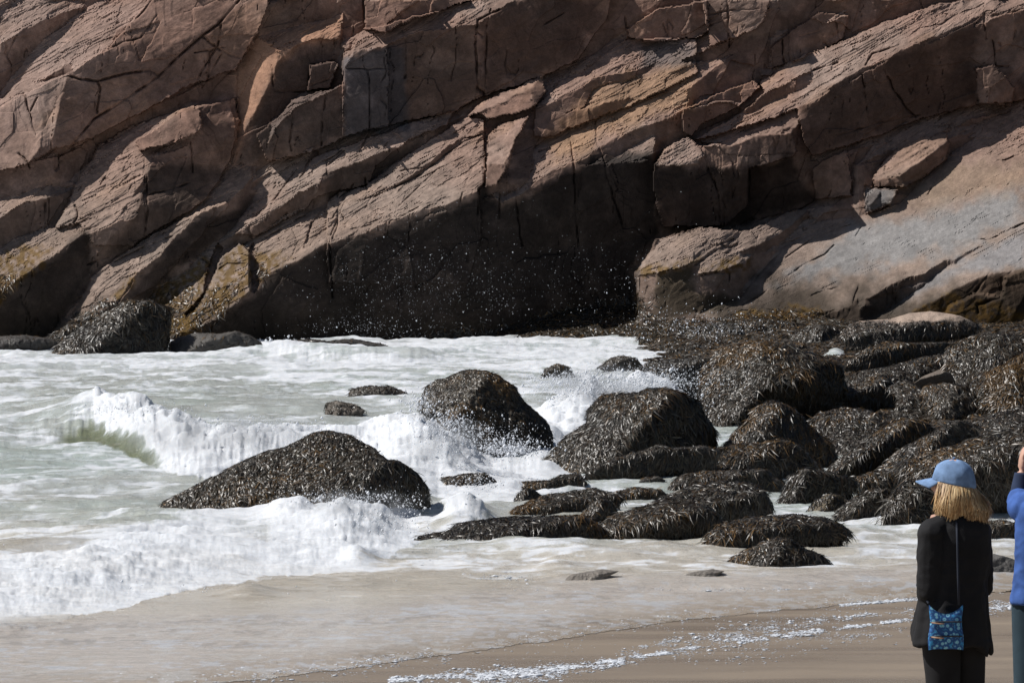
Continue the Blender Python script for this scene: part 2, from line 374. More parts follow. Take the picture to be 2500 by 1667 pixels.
def idct1(X, ax):
    n = X.shape[ax]; k = kR if ax == 0 else kC
    Y = X/k
    z = np.zeros_like(Y[:1] if ax == 0 else Y[:, :1])
    Y = np.concatenate([Y, z], ax)
    y = np.fft.irfft(Y, 2*n, axis=ax)
    return y[:n] if ax == 0 else y[:, :n]
lam = (2-2*np.cos(np.pi*np.arange(NR)/NR))[:, None]+(2-2*np.cos(np.pi*np.arange(NC)/NC))[None, :]
# anchors: the waterline
WL = np.array([(-700,850),(0,846),(130,846),(330,862),(600,860),(800,855),(930,850),(1080,820),(1180,808),(1350,815),(1600,820),(1900,815),(2200,805),(2500,800),(3200,795)], float)
wlv = np.interp(US, WL[:, 0], WL[:, 1]+9); rows = np.clip(np.round((wlv-VS[0])/GS).astype(int), 0, NR-1)
zt = np.interp(US, [-700,1300,1700,2500,3200], [0,0,0.15,0.35,0.5])
aD = np.zeros(UU.shape); aW = np.zeros(UU.shape)
_, bb = ray(US, wlv)
aD[rows, np.arange(NC)] = -(HC-zt)/bb; aW[rows, np.arange(NC)] = 0.0002
# a weak pull to a mean slope so the far corners do not drift
_, bV = ray(0*VV, VV); prior = 87.0+(HC+bV*87.0)*0.75; lamp = 2e-6
gxe = (g_x[:, 1:]+g_x[:, :-1])/2; gze = (g_z[1:]+g_z[:-1])/2      # D[r]-D[r+1]=gze (row up = smaller index)
wx = np.ones_like(gxe); wz = np.ones_like(gze)
def Aop(x):
    r = (aW+lamp)*x
    d = wx*(x[:, 1:]-x[:, :-1]); r[:, 1:] += d; r[:, :-1] -= d
    d = wz*(x[:-1]-x[1:]); r[:-1] += d; r[1:] -= d
    return r
Dp = prior.copy()
for it, (ncg, e) in enumerate(((15, .008), (30, .004), (40, .002), (50, .006), (50, .004), (60, .003))):
    rhs = aW*aD+lamp*prior
    d = wx*gxe; rhs[:, 1:] += d; rhs[:, :-1] -= d
    d = wz*gze; rhs[:-1] += d; rhs[1:] -= d
    mw = float(np.mean(wx))
    def prec(r): return idct1(idct1(dct1(dct1(r, 0), 1)/(mw*lam+1e-4), 0), 1)
    r = rhs-Aop(Dp); z = prec(r); p = z.copy(); rz = (r*z).sum()
    for k in range(ncg):
        Ap = Aop(p); al = rz/(p*Ap).sum(); Dp += al*p; r -= al*Ap
        z = prec(r); rz2 = (r*z).sum(); p = z+rz2/rz*p; rz = rz2
        if abs(rz) < 1e-6: break
    rx = np.abs(Dp[:, 1:]-Dp[:, :-1]-gxe); rz_ = np.abs(Dp[:-1]-Dp[1:]-gze)
    if it < 3: wx = e/(rx+e); wz = e/(rz_+e)
    else: wx = np.maximum(e*e/(rx*rx+e*e), 2e-3); wz = np.maximum(e*e/(rz_*rz_+e*e), 2e-3)
    print('cliff solve', it, k, float(rz), 'depth', Dp.min(), Dp.max())
# cracks -------------------------------------------------------------------
CR = []
def c(R, w_, *p): CR.append((w_, q(R, p)))
c('A',1.2,430,490,620,520,800,470,960,450,1010,490,1130,370,1290,230,1390,160,1530,0)
c('A',1.2,1010,490,940,540,850,600,700,700,600,760,540,830,440,950)
c('A',1.0,620,520,640,560,620,720)
c('A',1.0,1290,230,1380,300,1450,350,1530,370)
c('A',1.0,1410,160,1390,300,1340,330,1330,490)
c('A',0.9,1380,310,1290,450,1250,540,1200,560)
c('A',0.8,640,340,760,280,900,240,1000,100)
c('A',0.8,150,600,190,720,230,860)
c('A',0.8,190,720,240,620)
c('A',0.7,120,980,180,1030,190,1070)
c('A',1.0,970,0,920,70,850,140)
c('A',0.9,920,1000,920,1200,930,1420)
c('A',0.8,930,1250,1210,1170)
c('A',0.7,1220,900,1230,1100)
c('A',1.0,2180,220,2190,540)
c('A',0.8,1730,420,1750,580,1940,590)
c('A',0.7,1960,580,1980,420,2130,390)
c('A',0.7,2080,600,2060,720,2050,930)
c('A',0.7,1870,720,1850,900,1860,960)
c('A',0.6,1960,560,2110,500)
c('A',0.7,700,1040,690,1100,640,1180)
c('A',0.6,860,1130,820,1230,720,1290)
c('A',0.7,2090,1110,2080,1030,2180,960)
c('A',0.7,1700,1400,1740,1290,1850,1140,1900,1080)
c('A',0.6,1240,340,1440,300,1290,560)
c('A',0.6,1110,900,1000,960,970,1040)
c('B',1.1,1100,60,960,130,940,300,960,560,1000,600)
c('B',0.8,1040,60,1010,200,1010,560)
c('B',0.7,500,250,490,500)
c('B',0.6,110,440,380,440)
c('B',0.6,260,440,270,830)
c('B',0.9,1000,840,1000,1180)
c('B',0.7,930,1060,870,1200,840,1310)
c('B',0.9,240,1130,245,1200,280,1260,240,1330)
c('B',0.7,960,1200,960,1400,970,1568)
c('B',0.8,1540,820,1560,950,1600,1568)
c('B',0.8,1710,770,1720,900,1780,1100,1890,1480)
c('B',0.9,300,1255,420,1200,600,1110,760,980,880,900,1000,850)
c('B',0.8,470,1090,600,1070)
c('B',0.8,130,1470,440,1400,600,1310,790,1260)
c('B',0.7,40,1380,130,1210)
c('B',0.7,100,1400,70,1330,160,1180)
c('B',0.7,20,1500,60,1400,110,1290)
c('B',0.6,880,1000,700,1080,460,1310)
c('B',0.7,210,960,260,860)
c('B',0.7,0,1060,110,960)
c('B',0.6,360,940,400,880)
c('B',0.9,230,0,240,190)
c('B',0.8,1190,1180,1240,1568)
c('B',0.9,1100,1240,1080,1568)
c('B',0.7,1920,230,1900,110)
c('B',0.6,1380,160,1500,90)
c('C',0.8,460,0,470,300)
c('C',0.7,330,100,470,70,660,60)
c('C',0.7,340,170,470,110)
c('C',0.8,810,230,820,400)
c('C',0.7,920,240,1050,200)
c('C',0.7,1150,150,1180,260)
c('C',0.7,1320,480,1350,700,1370,800)
c('C',0.9,1460,450,1500,540,1600,690,1660,750)
c('C',0.7,1160,870,1400,790,1680,740)
c('C',0.7,1200,640,1180,840)
c('C',0.7,850,190,860,400)
c('C',0.9,1340,420,1380,350,1560,290)
c('C',0.8,1010,450,1170,400)
c('C',0.8,230,890,330,920,400,910)
c('C',0.9,320,990,340,1100,400,1220,420,1440)
c('C',0.7,600,1090,590,1300)
c('C',0.7,2120,420,2040,440)
c('C',0.8,2150,240,2170,430,2250,430)
c('C',0.7,2100,90,2110,250)
c('C',0.9,2180,1030,2240,1020,2352,970)
c('C',0.7,1870,1040,1930,1030)
c('C',0.6,1740,1240,1830,1070)
c('C',0.7,440,1440,440,1310)
c('F',0.8,840,720,950,640,1080,580,1140,520)
c('F',1.0,2040,480,2120,490,2352,380)
c('F',0.7,1280,460,1310,410)
c('F',0.9,1260,900,1280,830,1300,770)
c('F',0.8,1000,840,1100,800,1170,790)
c('F',0.7,830,600,1000,480,1290,370)
c('F',0.8,540,860,640,730,800,560)
c('F',0.7,700,820,560,900)
c('F',1.0,1870,960,1880,900,2030,830,2130,700)
c('F',1.0,2060,950,2050,900,2220,850,2210,730)
c('F',0.9,320,470,370,530,500,480)
c('F',0.9,260,640,380,560,440,520)
c('F',0.8,270,720,380,690,470,700,470,800)
c('D',0.9,1830,330,1900,500,1860,600)
c('D',1.1,1990,370,1960,500,1830,620,1700,700)
c('D',1.0,1650,500,1760,440,1830,390,1950,330)
c('D',1.0,2100,480,2110,620,2120,850)
c('D',0.8,2160,190,2150,400,2120,480)
c('D',0.7,2000,370,2060,290,2210,180)
c('D',0.7,560,640,700,590)
c('D',0.7,740,620,900,540,1100,460)
c('D',1.0,930,0,940,300,920,480)
c('D',0.8,1350,1000,1340,1190)
c('D',0.8,1260,590,1340,640,1310,680)
c('D',0.8,1370,690,1450,640,1560,640)
c('D',0.8,480,260,500,330,470,380)
c('D',0.8,290,250,290,430)
# the low ledge right of the cavity stands forward of it
lp = np.concatenate([q('E', (1950,700,2045,560)), q('F', (0,485,280,405,600,430,880,290,1200,255,1500,200,1500,1500,-150,1500)), q('E', (1990,1100,1975,800))])
Dp = Dp-1.35*inpoly(wu, wv, lp)*sstep(2080, 1680, UU)
def push(dd, R, *p):
    global Dp
    Dp = Dp+dd*inpoly(wu, wv, q(R, p))
push(-.28, 'A', -300,700,140,600,480,450,700,300,960,0,1100,-300,1850,-300,1720,0,1640,210,1500,450,1260,520,860,740,640,860,330,960,190,1040,-300,1180)
push(-.14, 'A', 640,920,900,780,1210,680,1500,630,1530,760,1470,1020,1300,1290,1100,1400,850,1568,600,1568,510,1420,350,1460,480,1180)
push(-.22, 'C', 240,900,540,720,700,590,670,520,850,400,1200,260,1700,60,1950,0,2352,-60,2800,-200,2800,520,2352,640,2060,670,1700,760,1400,870,1000,1000,950,900,900,700)
push(-.24, 'B', 150,330,230,200,960,0,1200,-200,1900,-200,1800,0,1780,120,1600,380,1360,490,970,620,830,700,390,800,95,880,95,450)
push(-.16, 'B', 0,1290,70,1230,250,1180,400,1060,600,930,900,740,1000,770,1010,1160,960,1200,980,1500,900,1800,0,1800)
push(-.16, 'D', 560,780,600,700,740,600,1100,380,1240,320,1440,240,1460,260,1240,500,1000,780,780,890,540,1000,400,1150,260,1160)
push(-.2, 'C', 1330,1270,1345,1230,1390,1195,1545,1210,1500,1300,1350,1355)
push(-.16, 'A', 2010,1000,2352,880,2700,760,2900,700,2850,800,2600,900,2400,1060,2352,1170,2160,1220,2000,1260,1950,1330,1640,1500,1500,1500,1740,1290)
push(-.14, 'B', 1330,690,1500,510,1670,480,1750,350,1900,250,2352,250,2352,470,2000,640,1930,680,1700,760,1530,830,1400,880,1320,860)
push(.16, 'D', 1395,500,1430,540,1370,700,1290,880,1190,980,1170,960,1290,820,1330,650)
push(.10, 'D', 1590,560,1620,500,1640,600,1690,740,1620,820,1590,800)
push(-.25, 'D', 1420,600,1530,510,1590,560,1600,700,1600,800,1500,900,1380,990,1200,1080,1150,1090,1250,920,1330,780)
push(-.55, 'C', -10,1040,70,950,200,870,280,930,400,920,480,930,650,860,870,850,905,975,860,1000,600,1080,590,1300,450,1440,50,1450,0,1300)
push(-.2, 'C', 1380,1140,1500,990,1700,880,1850,850,1875,915,1850,1010,1700,1140,1590,1190,1400,1190)
push(-.15, 'C', 995,1085,1070,1030,1220,950,1250,1100,1250,1250,1030,1270)
push(-.35, 'B', 900,740,1000,640,1370,485,1395,590,1320,690,1150,735,1030,765,970,730)
push(-.3, 'B', 1030,860,1100,790,1290,730,1205,880,1160,1050,1080,1180,1010,1190)
push(-.3, 'B', 95,340,380,290,390,800,270,830,100,880)
push(-.4, 'B', 240,0,920,0,600,110,480,150,370,200,240,190)
push(-.3, 'B', 1910,190,2100,60,2420,0,2420,200,2352,240,2100,270,1930,240)
push(-.3, 'C', 300,0,730,0,700,120,650,180,350,300,320,150)
push(-.3, 'C', 170,700,400,600,640,510,680,550,530,680,300,790,230,870,180,830)
push(-.35, 'A', 1960,580,1980,420,2130,390,2160,420,2100,560)
push(-.35, 'A', 870,900,1050,780,1180,690,1270,690,1290,790,1240,860,1100,910,900,970)
push(-.4, 'A', 1640,860,1760,760,1870,640,2100,570,2190,540,2190,880,2050,950,1720,1040)
push(-.14, 'C', 740,430,740,300,880,190,1040,80,1240,100,1200,250,900,390)
push(-.35, 'C', 2040,440,2160,420,2300,560,2270,680,2070,660)
push(-.35, 'F', 1860,960,1880,900,2030,830,2210,850,2230,720,2352,670,2700,640,2700,1050,2070,1050)
def ridged_(x, y, o, s): return 1-np.abs(fbm(x, y, o, s))*2
crk = np.zeros(UU.shape)
wob = 3*fbm(UU/22, VV/22, 3, 41)
for w_, P in CR:
    a = P.min(0)-14; b = P.max(0)+14
    c0, c1 = np.searchsorted(US, [a[0], b[0]]); r0, r1 = np.searchsorted(VS, [a[1], b[1]]); s = np.s_[r0:r1, c0:c1]
    d = segdist(UU[s]+wob[s], VV[s]-wob[s], P)
    crk[s] = np.maximum(crk[s], w_*np.exp(-(d/(1.5*w_+0.7))**2))
# procedural joints between the secondary plates
pc = np.where(topm, np.exp(-(e2/0.05)**2)*(fbm(UU/90, VV/90, 3, 51) > 0.12)*0.4, np.exp(-(e3/0.028)**2)*(fbm(UU/130, VV/130, 3, 52) > 0.36)*0.25)
pc = np.where(smoothslab, 0, pc)
# short splintered cracks that run with the strata on the tops, and upright hairlines on the faces
l1 = ridged_(sx/150+.25*fbm(UU/60, VV/60, 2, 401), sy/15, 3, 402); l2 = ridged_(sx/60, sy/7+.4*fbm(UU/40, VV/40, 2, 403), 2, 404)
g1 = sstep(.92, .97, l1)*sstep(.08, .3, fbm(UU/70, VV/50, 3, 405)); g2 = sstep(.90, .98, l2)*sstep(.05, .3, fbm(UU/45, VV/35, 3, 406))
l3 = ridged_(UU/38+.35*fbm(UU/60, VV/60, 3, 407), VV/260, 2, 408); g3 = sstep(.95, .985, l3)*sstep(.1, .3, fbm(UU/60, VV/80, 2, 409))
fine = np.where(topm, np.maximum(g1, .7*g2), .8*g3)*np.where(smoothslab, .6, 1)
crk *= .25+.75*sstep(-.25, .25, fbm(UU/28, VV/28, 3, 44))
def terr(n, k): 
    y_ = n*k; f0 = np.floor(y_); return (f0+sstep(.75, 1.0, y_-f0))/k
plate = np.where(topm, .05*(b2-.5)+.09*terr(fbm(sx/380, sy/42, 3, 421, .45), 4), .06*(b3-.5)+.05*terr(fbm(UU/90, VV/130, 3, 422), 4))
plate *= np.where(smoothslab, .12, 1)
depth = Dp+plate+0.11*crk+0.05*pc+0.05*fine
# surface relief: long ridges along the strata and a rough grain
rel = 0.020*fbm(sx/70, sy/16, 4, 61, .55)+0.006*fbm(UU/12, VV/9, 3, 62)
rid = 1-np.abs(fbm(sx/45, sy/9, 3, 63))*2.2
rel += -0.02*np.clip(rid, 0, 1)**3*topm
rel *= np.where(smoothslab, 0.45, 1)*np.where(topm, 1.0, 0.6)
depth = depth+rel
# soft smoothing of sharp edges near the sea (worn rock)
sm = depth.copy()
for _ in range(2):
    sm[1:-1, 1:-1] = (sm[1:-1, 1:-1]*2+sm[:-2, 1:-1]+sm[2:, 1:-1]+sm[1:-1, :-2]+sm[1:-1, 2:])/6
wrn = sstep(500, 760, VV+40*fbm(UU/80, VV/80, 2, 70))*0.5*np.where(UU > 1300, 1, .4)
depth = depth*(1-wrn)+sm*wrn
# colour ---------------------------------------------------------------------
PTS = at(UU, VV, depth); ZZ = PTS[..., 2]
def colr(*c_): return np.array(c_)
def mixc(c_, t, d_): return c_*(1-t[..., None])+np.asarray(d_)*t[..., None]
n1 = fbm(UU/260, VV/200, 4, 80); n2 = fbm(sx/150, sy/45, 4, 81); n3 = fbm(UU/60, VV/60, 4, 82)
C = np.zeros(UU.shape+(3,))+colr(.36, .245, .20)
C = mixc(C, sstep(-.15, .35, n1), colr(.36, .275, .235))
C = mixc(C, sstep(.1, .5, n2)*.6, colr(.42, .275, .20))
C = mixc(C, sstep(.15, .5, -n3)*.45, colr(.25, .17, .14))
up = sstep(650, 250, VV+60*n1)
C = mixc(C, (1-up)*.7, colr(.33, .275, .235))
C *= (1+0.22*fbm(UU/14, VV/10, 3, 83))[..., None]
def patch(R, P, col, t=1.0, soft=14):
    global C
    P = q(R, P); d = segdist(UU, VV, P, True); ins = inpoly(UU, VV, P)
    sd = np.where(ins, -d, d)+soft*1.2*fbm(UU/30, VV/30, 3, 90)
    C = mixc(C, sstep(soft, -soft, sd)*t, col)
patch('B', (95,380,380,300,500,300,520,820,100,880), colr(.15,.15,.165), .85, 8)
patch('B', (480,260,950,170,960,600,520,800), colr(.22,.16,.13), .7, 14)
patch('A', (1500,480,1640,240,2180,100,2180,260,1900,300,1500,1040), colr(.50,.29,.19), .75, 12)
patch('A', (1770,400,2180,240,2190,880,1500,1050,1600,760), colr(.14,.115,.105), .7, 12)
patch('B', (1700,540,2352,330,2352,660,1900,830,1500,1000,1400,900), colr(.42,.27,.16), .6, 25)
patch('B', (2000,300,2352,240,2352,400,1980,470), colr(.17,.16,.165), .7, 16)
patch('F', (780,800,1100,520,1300,370,1700,330,2100,200,2352,150,2352,330,2000,520,1500,640,1150,700), colr(.30,.31,.32), .85, 26)
patch('F', (1300,980,1900,640,2352,440,2352,640,1900,720,1500,940), colr(.32,.325,.34), .85, 14)
patch('C', (1330,1210,1540,1200,1520,1300,1340,1360), colr(.22,.22,.225), .9, 5)
patch('F', (1500,100,2352,-50,2352,140,1500,330), colr(.33,.25,.18), .55, 30)
patch('A', (0,0,1300,0,700,300,0,900), colr(.41,.30,.26), .6, 40)
# black weathering of spray-wet walls, plus shade painted into recessed and steep faces
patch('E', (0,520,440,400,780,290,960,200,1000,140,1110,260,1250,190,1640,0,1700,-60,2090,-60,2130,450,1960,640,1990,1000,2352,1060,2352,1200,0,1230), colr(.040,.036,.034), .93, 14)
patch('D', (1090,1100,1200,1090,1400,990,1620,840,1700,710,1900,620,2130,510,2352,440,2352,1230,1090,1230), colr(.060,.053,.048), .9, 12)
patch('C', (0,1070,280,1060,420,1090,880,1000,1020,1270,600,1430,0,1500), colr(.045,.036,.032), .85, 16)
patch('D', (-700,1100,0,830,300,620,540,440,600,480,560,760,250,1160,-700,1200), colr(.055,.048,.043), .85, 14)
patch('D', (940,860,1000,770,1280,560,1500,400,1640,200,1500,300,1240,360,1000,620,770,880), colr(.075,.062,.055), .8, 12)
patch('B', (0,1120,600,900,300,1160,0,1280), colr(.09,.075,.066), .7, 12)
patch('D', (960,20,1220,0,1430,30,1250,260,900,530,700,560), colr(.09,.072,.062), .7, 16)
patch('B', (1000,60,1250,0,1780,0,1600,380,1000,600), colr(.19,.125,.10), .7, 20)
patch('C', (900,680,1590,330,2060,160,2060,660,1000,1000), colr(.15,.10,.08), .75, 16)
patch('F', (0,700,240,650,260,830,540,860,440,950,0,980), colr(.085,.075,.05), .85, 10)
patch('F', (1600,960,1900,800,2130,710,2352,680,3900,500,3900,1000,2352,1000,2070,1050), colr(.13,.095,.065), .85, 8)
# tidal zone
tid = sstep(0.95, 0.15, ZZ+0.35*n3+0.2*fbm(UU/25, VV/25, 3, 95)-np.where(UU > 1750, .35, 0))
C = mixc(C, tid*.85, colr(.05,.042,.032))
alg = []
def algae(R, P, s=10):
    P = q(R, P); d = segdist(UU, VV, P, True); ins = inpoly(UU, VV, P)
    sd = np.where(ins, -d, d)+16*fbm(UU/18, VV/18, 4, 97)
    alg.append(sstep(s, -s, sd))
algae('D', (-100,640,150,520,320,540,280,640,0,900,-100,900)); algae('D', (690,860,760,790,830,720,900,700,800,840,740,900))
algae('D', (1000,760,1200,690,1310,560,1350,640,1290,860,1180,1080,1090,1080,940,900)); algae('D', (1440,560,1540,520,1590,600,1590,800,1380,980,1230,1070,1150,1090,1330,780))
algae('D', (1620,560,1720,550,1850,600,1700,700,1640,800,1610,700)); algae('F', (520,930,700,940,900,900,1070,950,1000,990,500,1000))
algae('F', (0,650,150,640,100,680,-60,700)); algae('E', (2000,680,2200,640,2352,600,2352,640,2050,710))
algae('F', (400,620,640,600,560,700,300,680)); algae('F', (1650,950,1900,820,2352,950,2352,1010,2060,1060))
A_ = np.clip(sum(alg), 0, 1)*sstep(-.5, .2, fbm(UU/9, VV/9, 3, 98))
C = mixc(C, A_*.8, colr(.17,.105,.025))
C *= (1+0.18*fbm(UU/7, VV/7, 2, 99))[..., None]
C = np.clip(C, .01, 1)
# steep joint faces: redder stone, with shade painted in by darkening their colour
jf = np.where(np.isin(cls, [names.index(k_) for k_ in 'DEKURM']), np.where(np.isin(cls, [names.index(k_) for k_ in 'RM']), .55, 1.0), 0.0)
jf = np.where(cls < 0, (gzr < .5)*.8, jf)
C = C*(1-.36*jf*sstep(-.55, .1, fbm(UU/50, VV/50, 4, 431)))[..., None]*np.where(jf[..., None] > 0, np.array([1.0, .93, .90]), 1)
C = C*.72*np.array([1.02, .98, .95])
# faces; cut the loose rocks out
inl = np.zeros(UU.shape, int)
for i, (nm, ol, fs, R, lb) in enumerate(LOOSE): inl[inpoly(wu, wv, ol)] = i+1
fm = inl[:-1, :-1]*((inl[:-1, :-1] == inl[1:, 1:]) & (inl[:-1, :-1] == inl[1:, :-1]) & (inl[:-1, :-1] == inl[:-1, 1:]))
ero = inl > 0
for _ in range(2):
    e0 = ero.copy(); e0[1:-1, 1:-1] = ero[1:-1, 1:-1] & ero[:-2, 1:-1] & ero[2:, 1:-1] & ero[1:-1, :-2] & ero[1:-1, 2:]; ero = e0
dcl = depth+np.where(ero, 0.16, 0)
PC = at(UU, VV, dcl)
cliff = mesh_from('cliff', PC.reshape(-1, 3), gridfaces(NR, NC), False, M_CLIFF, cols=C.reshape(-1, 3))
tag(cliff, kind='structure')
def set_sharp(o, ang): 
    pass
for i, (nm, ol, fs, R, lb) in enumerate(LOOSE):
    fr = np.argwhere(fm == i+1)
    idx = lambda r, c_: r*NC+c_
    used = {}; V = []; Fc = []; Cc = []
    def g(r, c_):
        k = (r, c_)
        if k not in used:
            used[k] = len(V); V.append(PTS[r, c_]); Cc.append(C[r, c_])
        return used[k]
    from collections import Counter
    ed = Counter(); dire = {}
    for r, c_ in fr:
        qd = [g(r+1, c_), g(r+1, c_+1), g(r, c_+1), g(r, c_)]; Fc.append(qd)
        for k in range(4):
            a, b = qd[k], qd[(k+1) % 4]; ed[frozenset((a, b))] += 1; dire[frozenset((a, b))] = (a, b)
    n0 = len(V); back = {}
    cen = np.mean(V, 0)
    def bk(a):
        if a not in back:
            back[a] = len(V); p = V[a].copy(); p = cen+(p-cen)*0.93; p[1] = max(V[a][1], cen[1])+0.30; V.append(p); Cc.append(Cc[a])
        return back[a]
    for e_, n_ in ed.items():
        if n_ == 1:
            a, b = dire[e_]; Fc.append([b, a, bk(a), bk(b)])
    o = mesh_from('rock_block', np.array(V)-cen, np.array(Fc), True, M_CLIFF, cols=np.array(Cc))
    o.location = cen; tag(o, lb, 'rock', 'loose rock blocks on the cliff')
# ------------------------------------------------------------------ seaweed strands (used by every boulder and by the cliff foot)
WEEDC = np.array([[.040,.027,.015],[.070,.046,.022],[.10,.064,.028],[.055,.045,.026],[.11,.098,.075],[.085,.048,.020],[.030,.024,.018],[.14,.125,.10]])
def strands(P, N, Ls=0.12, W=0.014, seed=0, col=None, gold=None, clump=2.0):
    r = np.random.default_rng(seed+5); n = len(P)
    g = np.array([0., 0, -1.]); t = g-N*(N@g)[:, None]; tl = np.linalg.norm(t, axis=1, keepdims=True)
    fld = np.stack([fbm3(P, clump, 2, 3), fbm3(P, clump, 2, 13), fbm3(P, clump, 2, 23)], 1)*1.3
    d = t/(tl+.15)+fld*0.9+r.normal(size=(n, 3))*0.6
    d = d-N*((d*N).sum(1))[:, None]; d /= np.linalg.norm(d, axis=1, keepdims=True)+1e-6
    wdir = np.cross(d, N)+N*r.normal(size=(n, 1))*0.42; wdir /= np.linalg.norm(wdir, axis=1, keepdims=True)+1e-6
    L = Ls*r.uniform(.55, 1.5, n)[:, None]; Wd = W*r.uniform(.6, 1.5, n)[:, None]*.5
    lift = (0.004+0.013*r.random(n)[:, None]*Ls/.1)
    down = np.array([0, 0, -1.])
    pts = []
    ks = (0, .35, .7, 1.0); ws = (.5, 1.0, .95, .25); lf = (0.0, 1.0, .9, .35); dn = (0, .0, .10, .28)
    bend = r.normal(size=(n, 1))*.4
    for k, w_, l_, dd in zip(ks, ws, lf, dn):
        c_ = P+d*L*k+N*lift*l_+down*L*dd+wdir*L*bend*k*k
        pts += [c_-wdir*Wd*w_, c_+wdir*Wd*w_]
    V = np.stack(pts, 1).reshape(-1, 3)
    b = (np.arange(n)*8)[:, None]
    Fq = np.concatenate([b+np.array([[0, 1, 3, 2]]), b+np.array([[2, 3, 5, 4]]), b+np.array([[4, 5, 7, 6]])])
    ci = r.integers(0, len(WEEDC), n); C_ = WEEDC[ci]*np.where(r.random((n, 1)) < .22, r.uniform(.6, 1.0, (n, 1)), r.uniform(.2, .6, (n, 1)))*(.8+.5*np.clip(fbm3(P, .9, 2, 33), -.8, .8))[:, None]
    if gold is not None:
        C_ = C_*(1-gold[:, None])+np.array([.14, .075, .02])*r.uniform(.3, 1.2, (n, 1))*gold[:, None]
    if col is not None: C_ = C_*col
    C_ = np.repeat(C_, 8, 0); C_.reshape(n, 8, 3)[:, 6:] *= 1.25
    return V, Fq, C_
def surf_samples(V, Fq, dens, seed, wfun=None):
    r = np.random.default_rng(seed)
    a, b, c_, d = (V[Fq[:, i]] for i in range(4))
    n_ = np.cross(c_-a, d-b); ar = np.linalg.norm(n_, axis=1)*.5; nn = n_/(2*ar[:, None]+1e-12)
    wt = ar*dens
    cen = (a+b+c_+d)/4
    if wfun is not None: wt = wt*wfun(cen, nn)
    k = r.poisson(np.clip(wt, 0, 50)); idx = np.repeat(np.arange(len(Fq)), k)
    s, t = r.random((2, len(idx), 1))
    p = (a[idx]*(1-s)+b[idx]*s)*(1-t)+(d[idx]*(1-s)+c_[idx]*s)*t
    return p, nn[idx], idx

# ------------------------------------------------------------------ beach, rock shelf
def smat(name, rough, spec=.5):
    m, nt, b = newmat(name); L = nt.links.new
    at_ = node(nt, 'ShaderNodeAttribute', attribute_name='Col'); L(at_.outputs['Color'], b.inputs['Base Color'])
    b.inputs['Roughness'].default_value = rough; b.inputs['Specular IOR Level'].default_value = spec
    return m, nt, b
def stretch_noise(nt, sx_, sy_, scale, detail=5, rough=.6, coord='Object'):
    tc = node(nt, 'ShaderNodeTexCoord'); mp = node(nt, 'ShaderNodeMapping'); mp.inputs['Scale'].default_value = (sx_, sy_, 1)
    mp.inputs['Rotation'].default_value = (0, 0, math.radians(-6))
    nz = node(nt, 'ShaderNodeTexNoise', i_Scale=scale, i_Detail=detail, i_Roughness=rough)
    nt.links.new(tc.outputs[coord], mp.inputs[0]); nt.links.new(mp.outputs[0], nz.inputs['Vector']); return nz
mS, nt, b = newmat('wet_sand'); L = nt.links.new
nz = stretch_noise(nt, .30, 1.2, 1.3, 5, .55); nf = stretch_noise(nt, 1, 1, 60, 3)
rp = node(nt, 'ShaderNodeValToRGB'); rp.color_ramp.elements[0].position = .3; rp.color_ramp.elements[1].position = .7
rp.color_ramp.elements[0].color = (.265, .20, .14, 1); rp.color_ramp.elements[1].color = (.36, .285, .205, 1)
L(nz.outputs[0], rp.inputs[0])
mx = node(nt, 'ShaderNodeMixRGB', blend_type='MULTIPLY', i_0=.35); L(rp.outputs[0], mx.inputs[1]); L(nf.outputs[0], mx.inputs[2]); L(mx.outputs[0], b.inputs['Base Color'])
mr = node(nt, 'ShaderNodeMapRange', i_1=.35, i_2=.7, i_3=.18, i_4=.45); L(nz.outputs[0], mr.inputs[0]); L(mr.outputs[0], b.inputs['Roughness'])
bp = node(nt, 'ShaderNodeBump', i_Strength=.35, i_Distance=.01); L(nf.outputs[0], bp.inputs['Height']); L(bp.outputs[0], b.inputs['Normal'])
bx = np.linspace(-60, 60, 241); by = np.concatenate([np.linspace(-30, 20, 26), np.linspace(20.3, 60, 200)])
BX, BY = np.meshgrid(bx, by); BZ = SL*(YW-BY)
BZ = np.where(BY > YW, np.maximum(BZ, -1.2), BZ)
tag(mesh_from('beach', np.stack([BX, BY, BZ], -1).reshape(-1, 3), gridfaces(*BX.shape)[:, ::-1], True, mS), kind='structure')

SHP = np.array([(1540,850),(1640,960),(1800,1090),(1980,1150),(2200,1215),(2500,1262),(4000,1300),(4000,780),(1500,780)], float)
def shelf_h(u, v):
    ins = inpoly(u, v, SHP); d = segdist(u, v, np.r_[SHP[-1:], SHP[:7]])
    return np.where(ins, np.minimum(-.06+d/150*.22, .34), -.3-.2*np.minimum(d/60, 3))
u_ = np.arange(1300, 3600, 6.0); v_ = np.concatenate([np.arange(796, 900, 2.0), np.arange(900, 1330, 5.0)])
SU, SV = np.meshgrid(u_, v_); D_ = ground(SU, SV); P_ = at(SU, SV, D_)
h_ = shelf_h(SU, SV)+.10*fbm(P_[..., 0]*1.4, P_[..., 1]*.9, 4, 44)+.05*fbm(P_[..., 0]*5, P_[..., 1]*4, 3, 45)
P_[..., 2] = h_
SC = np.zeros(P_.shape)+np.array([.055, .045, .035]); SC *= (1+.4*fbm(P_[..., 0]*3, P_[..., 1]*3, 3, 46))[..., None]
shF = gridfaces(*SU.shape)
shelf = mesh_from('rock_shelf', P_.reshape(-1, 3), shF, True, M_STONE, cols=SC.reshape(-1, 3)); tag(shelf, kind='structure')

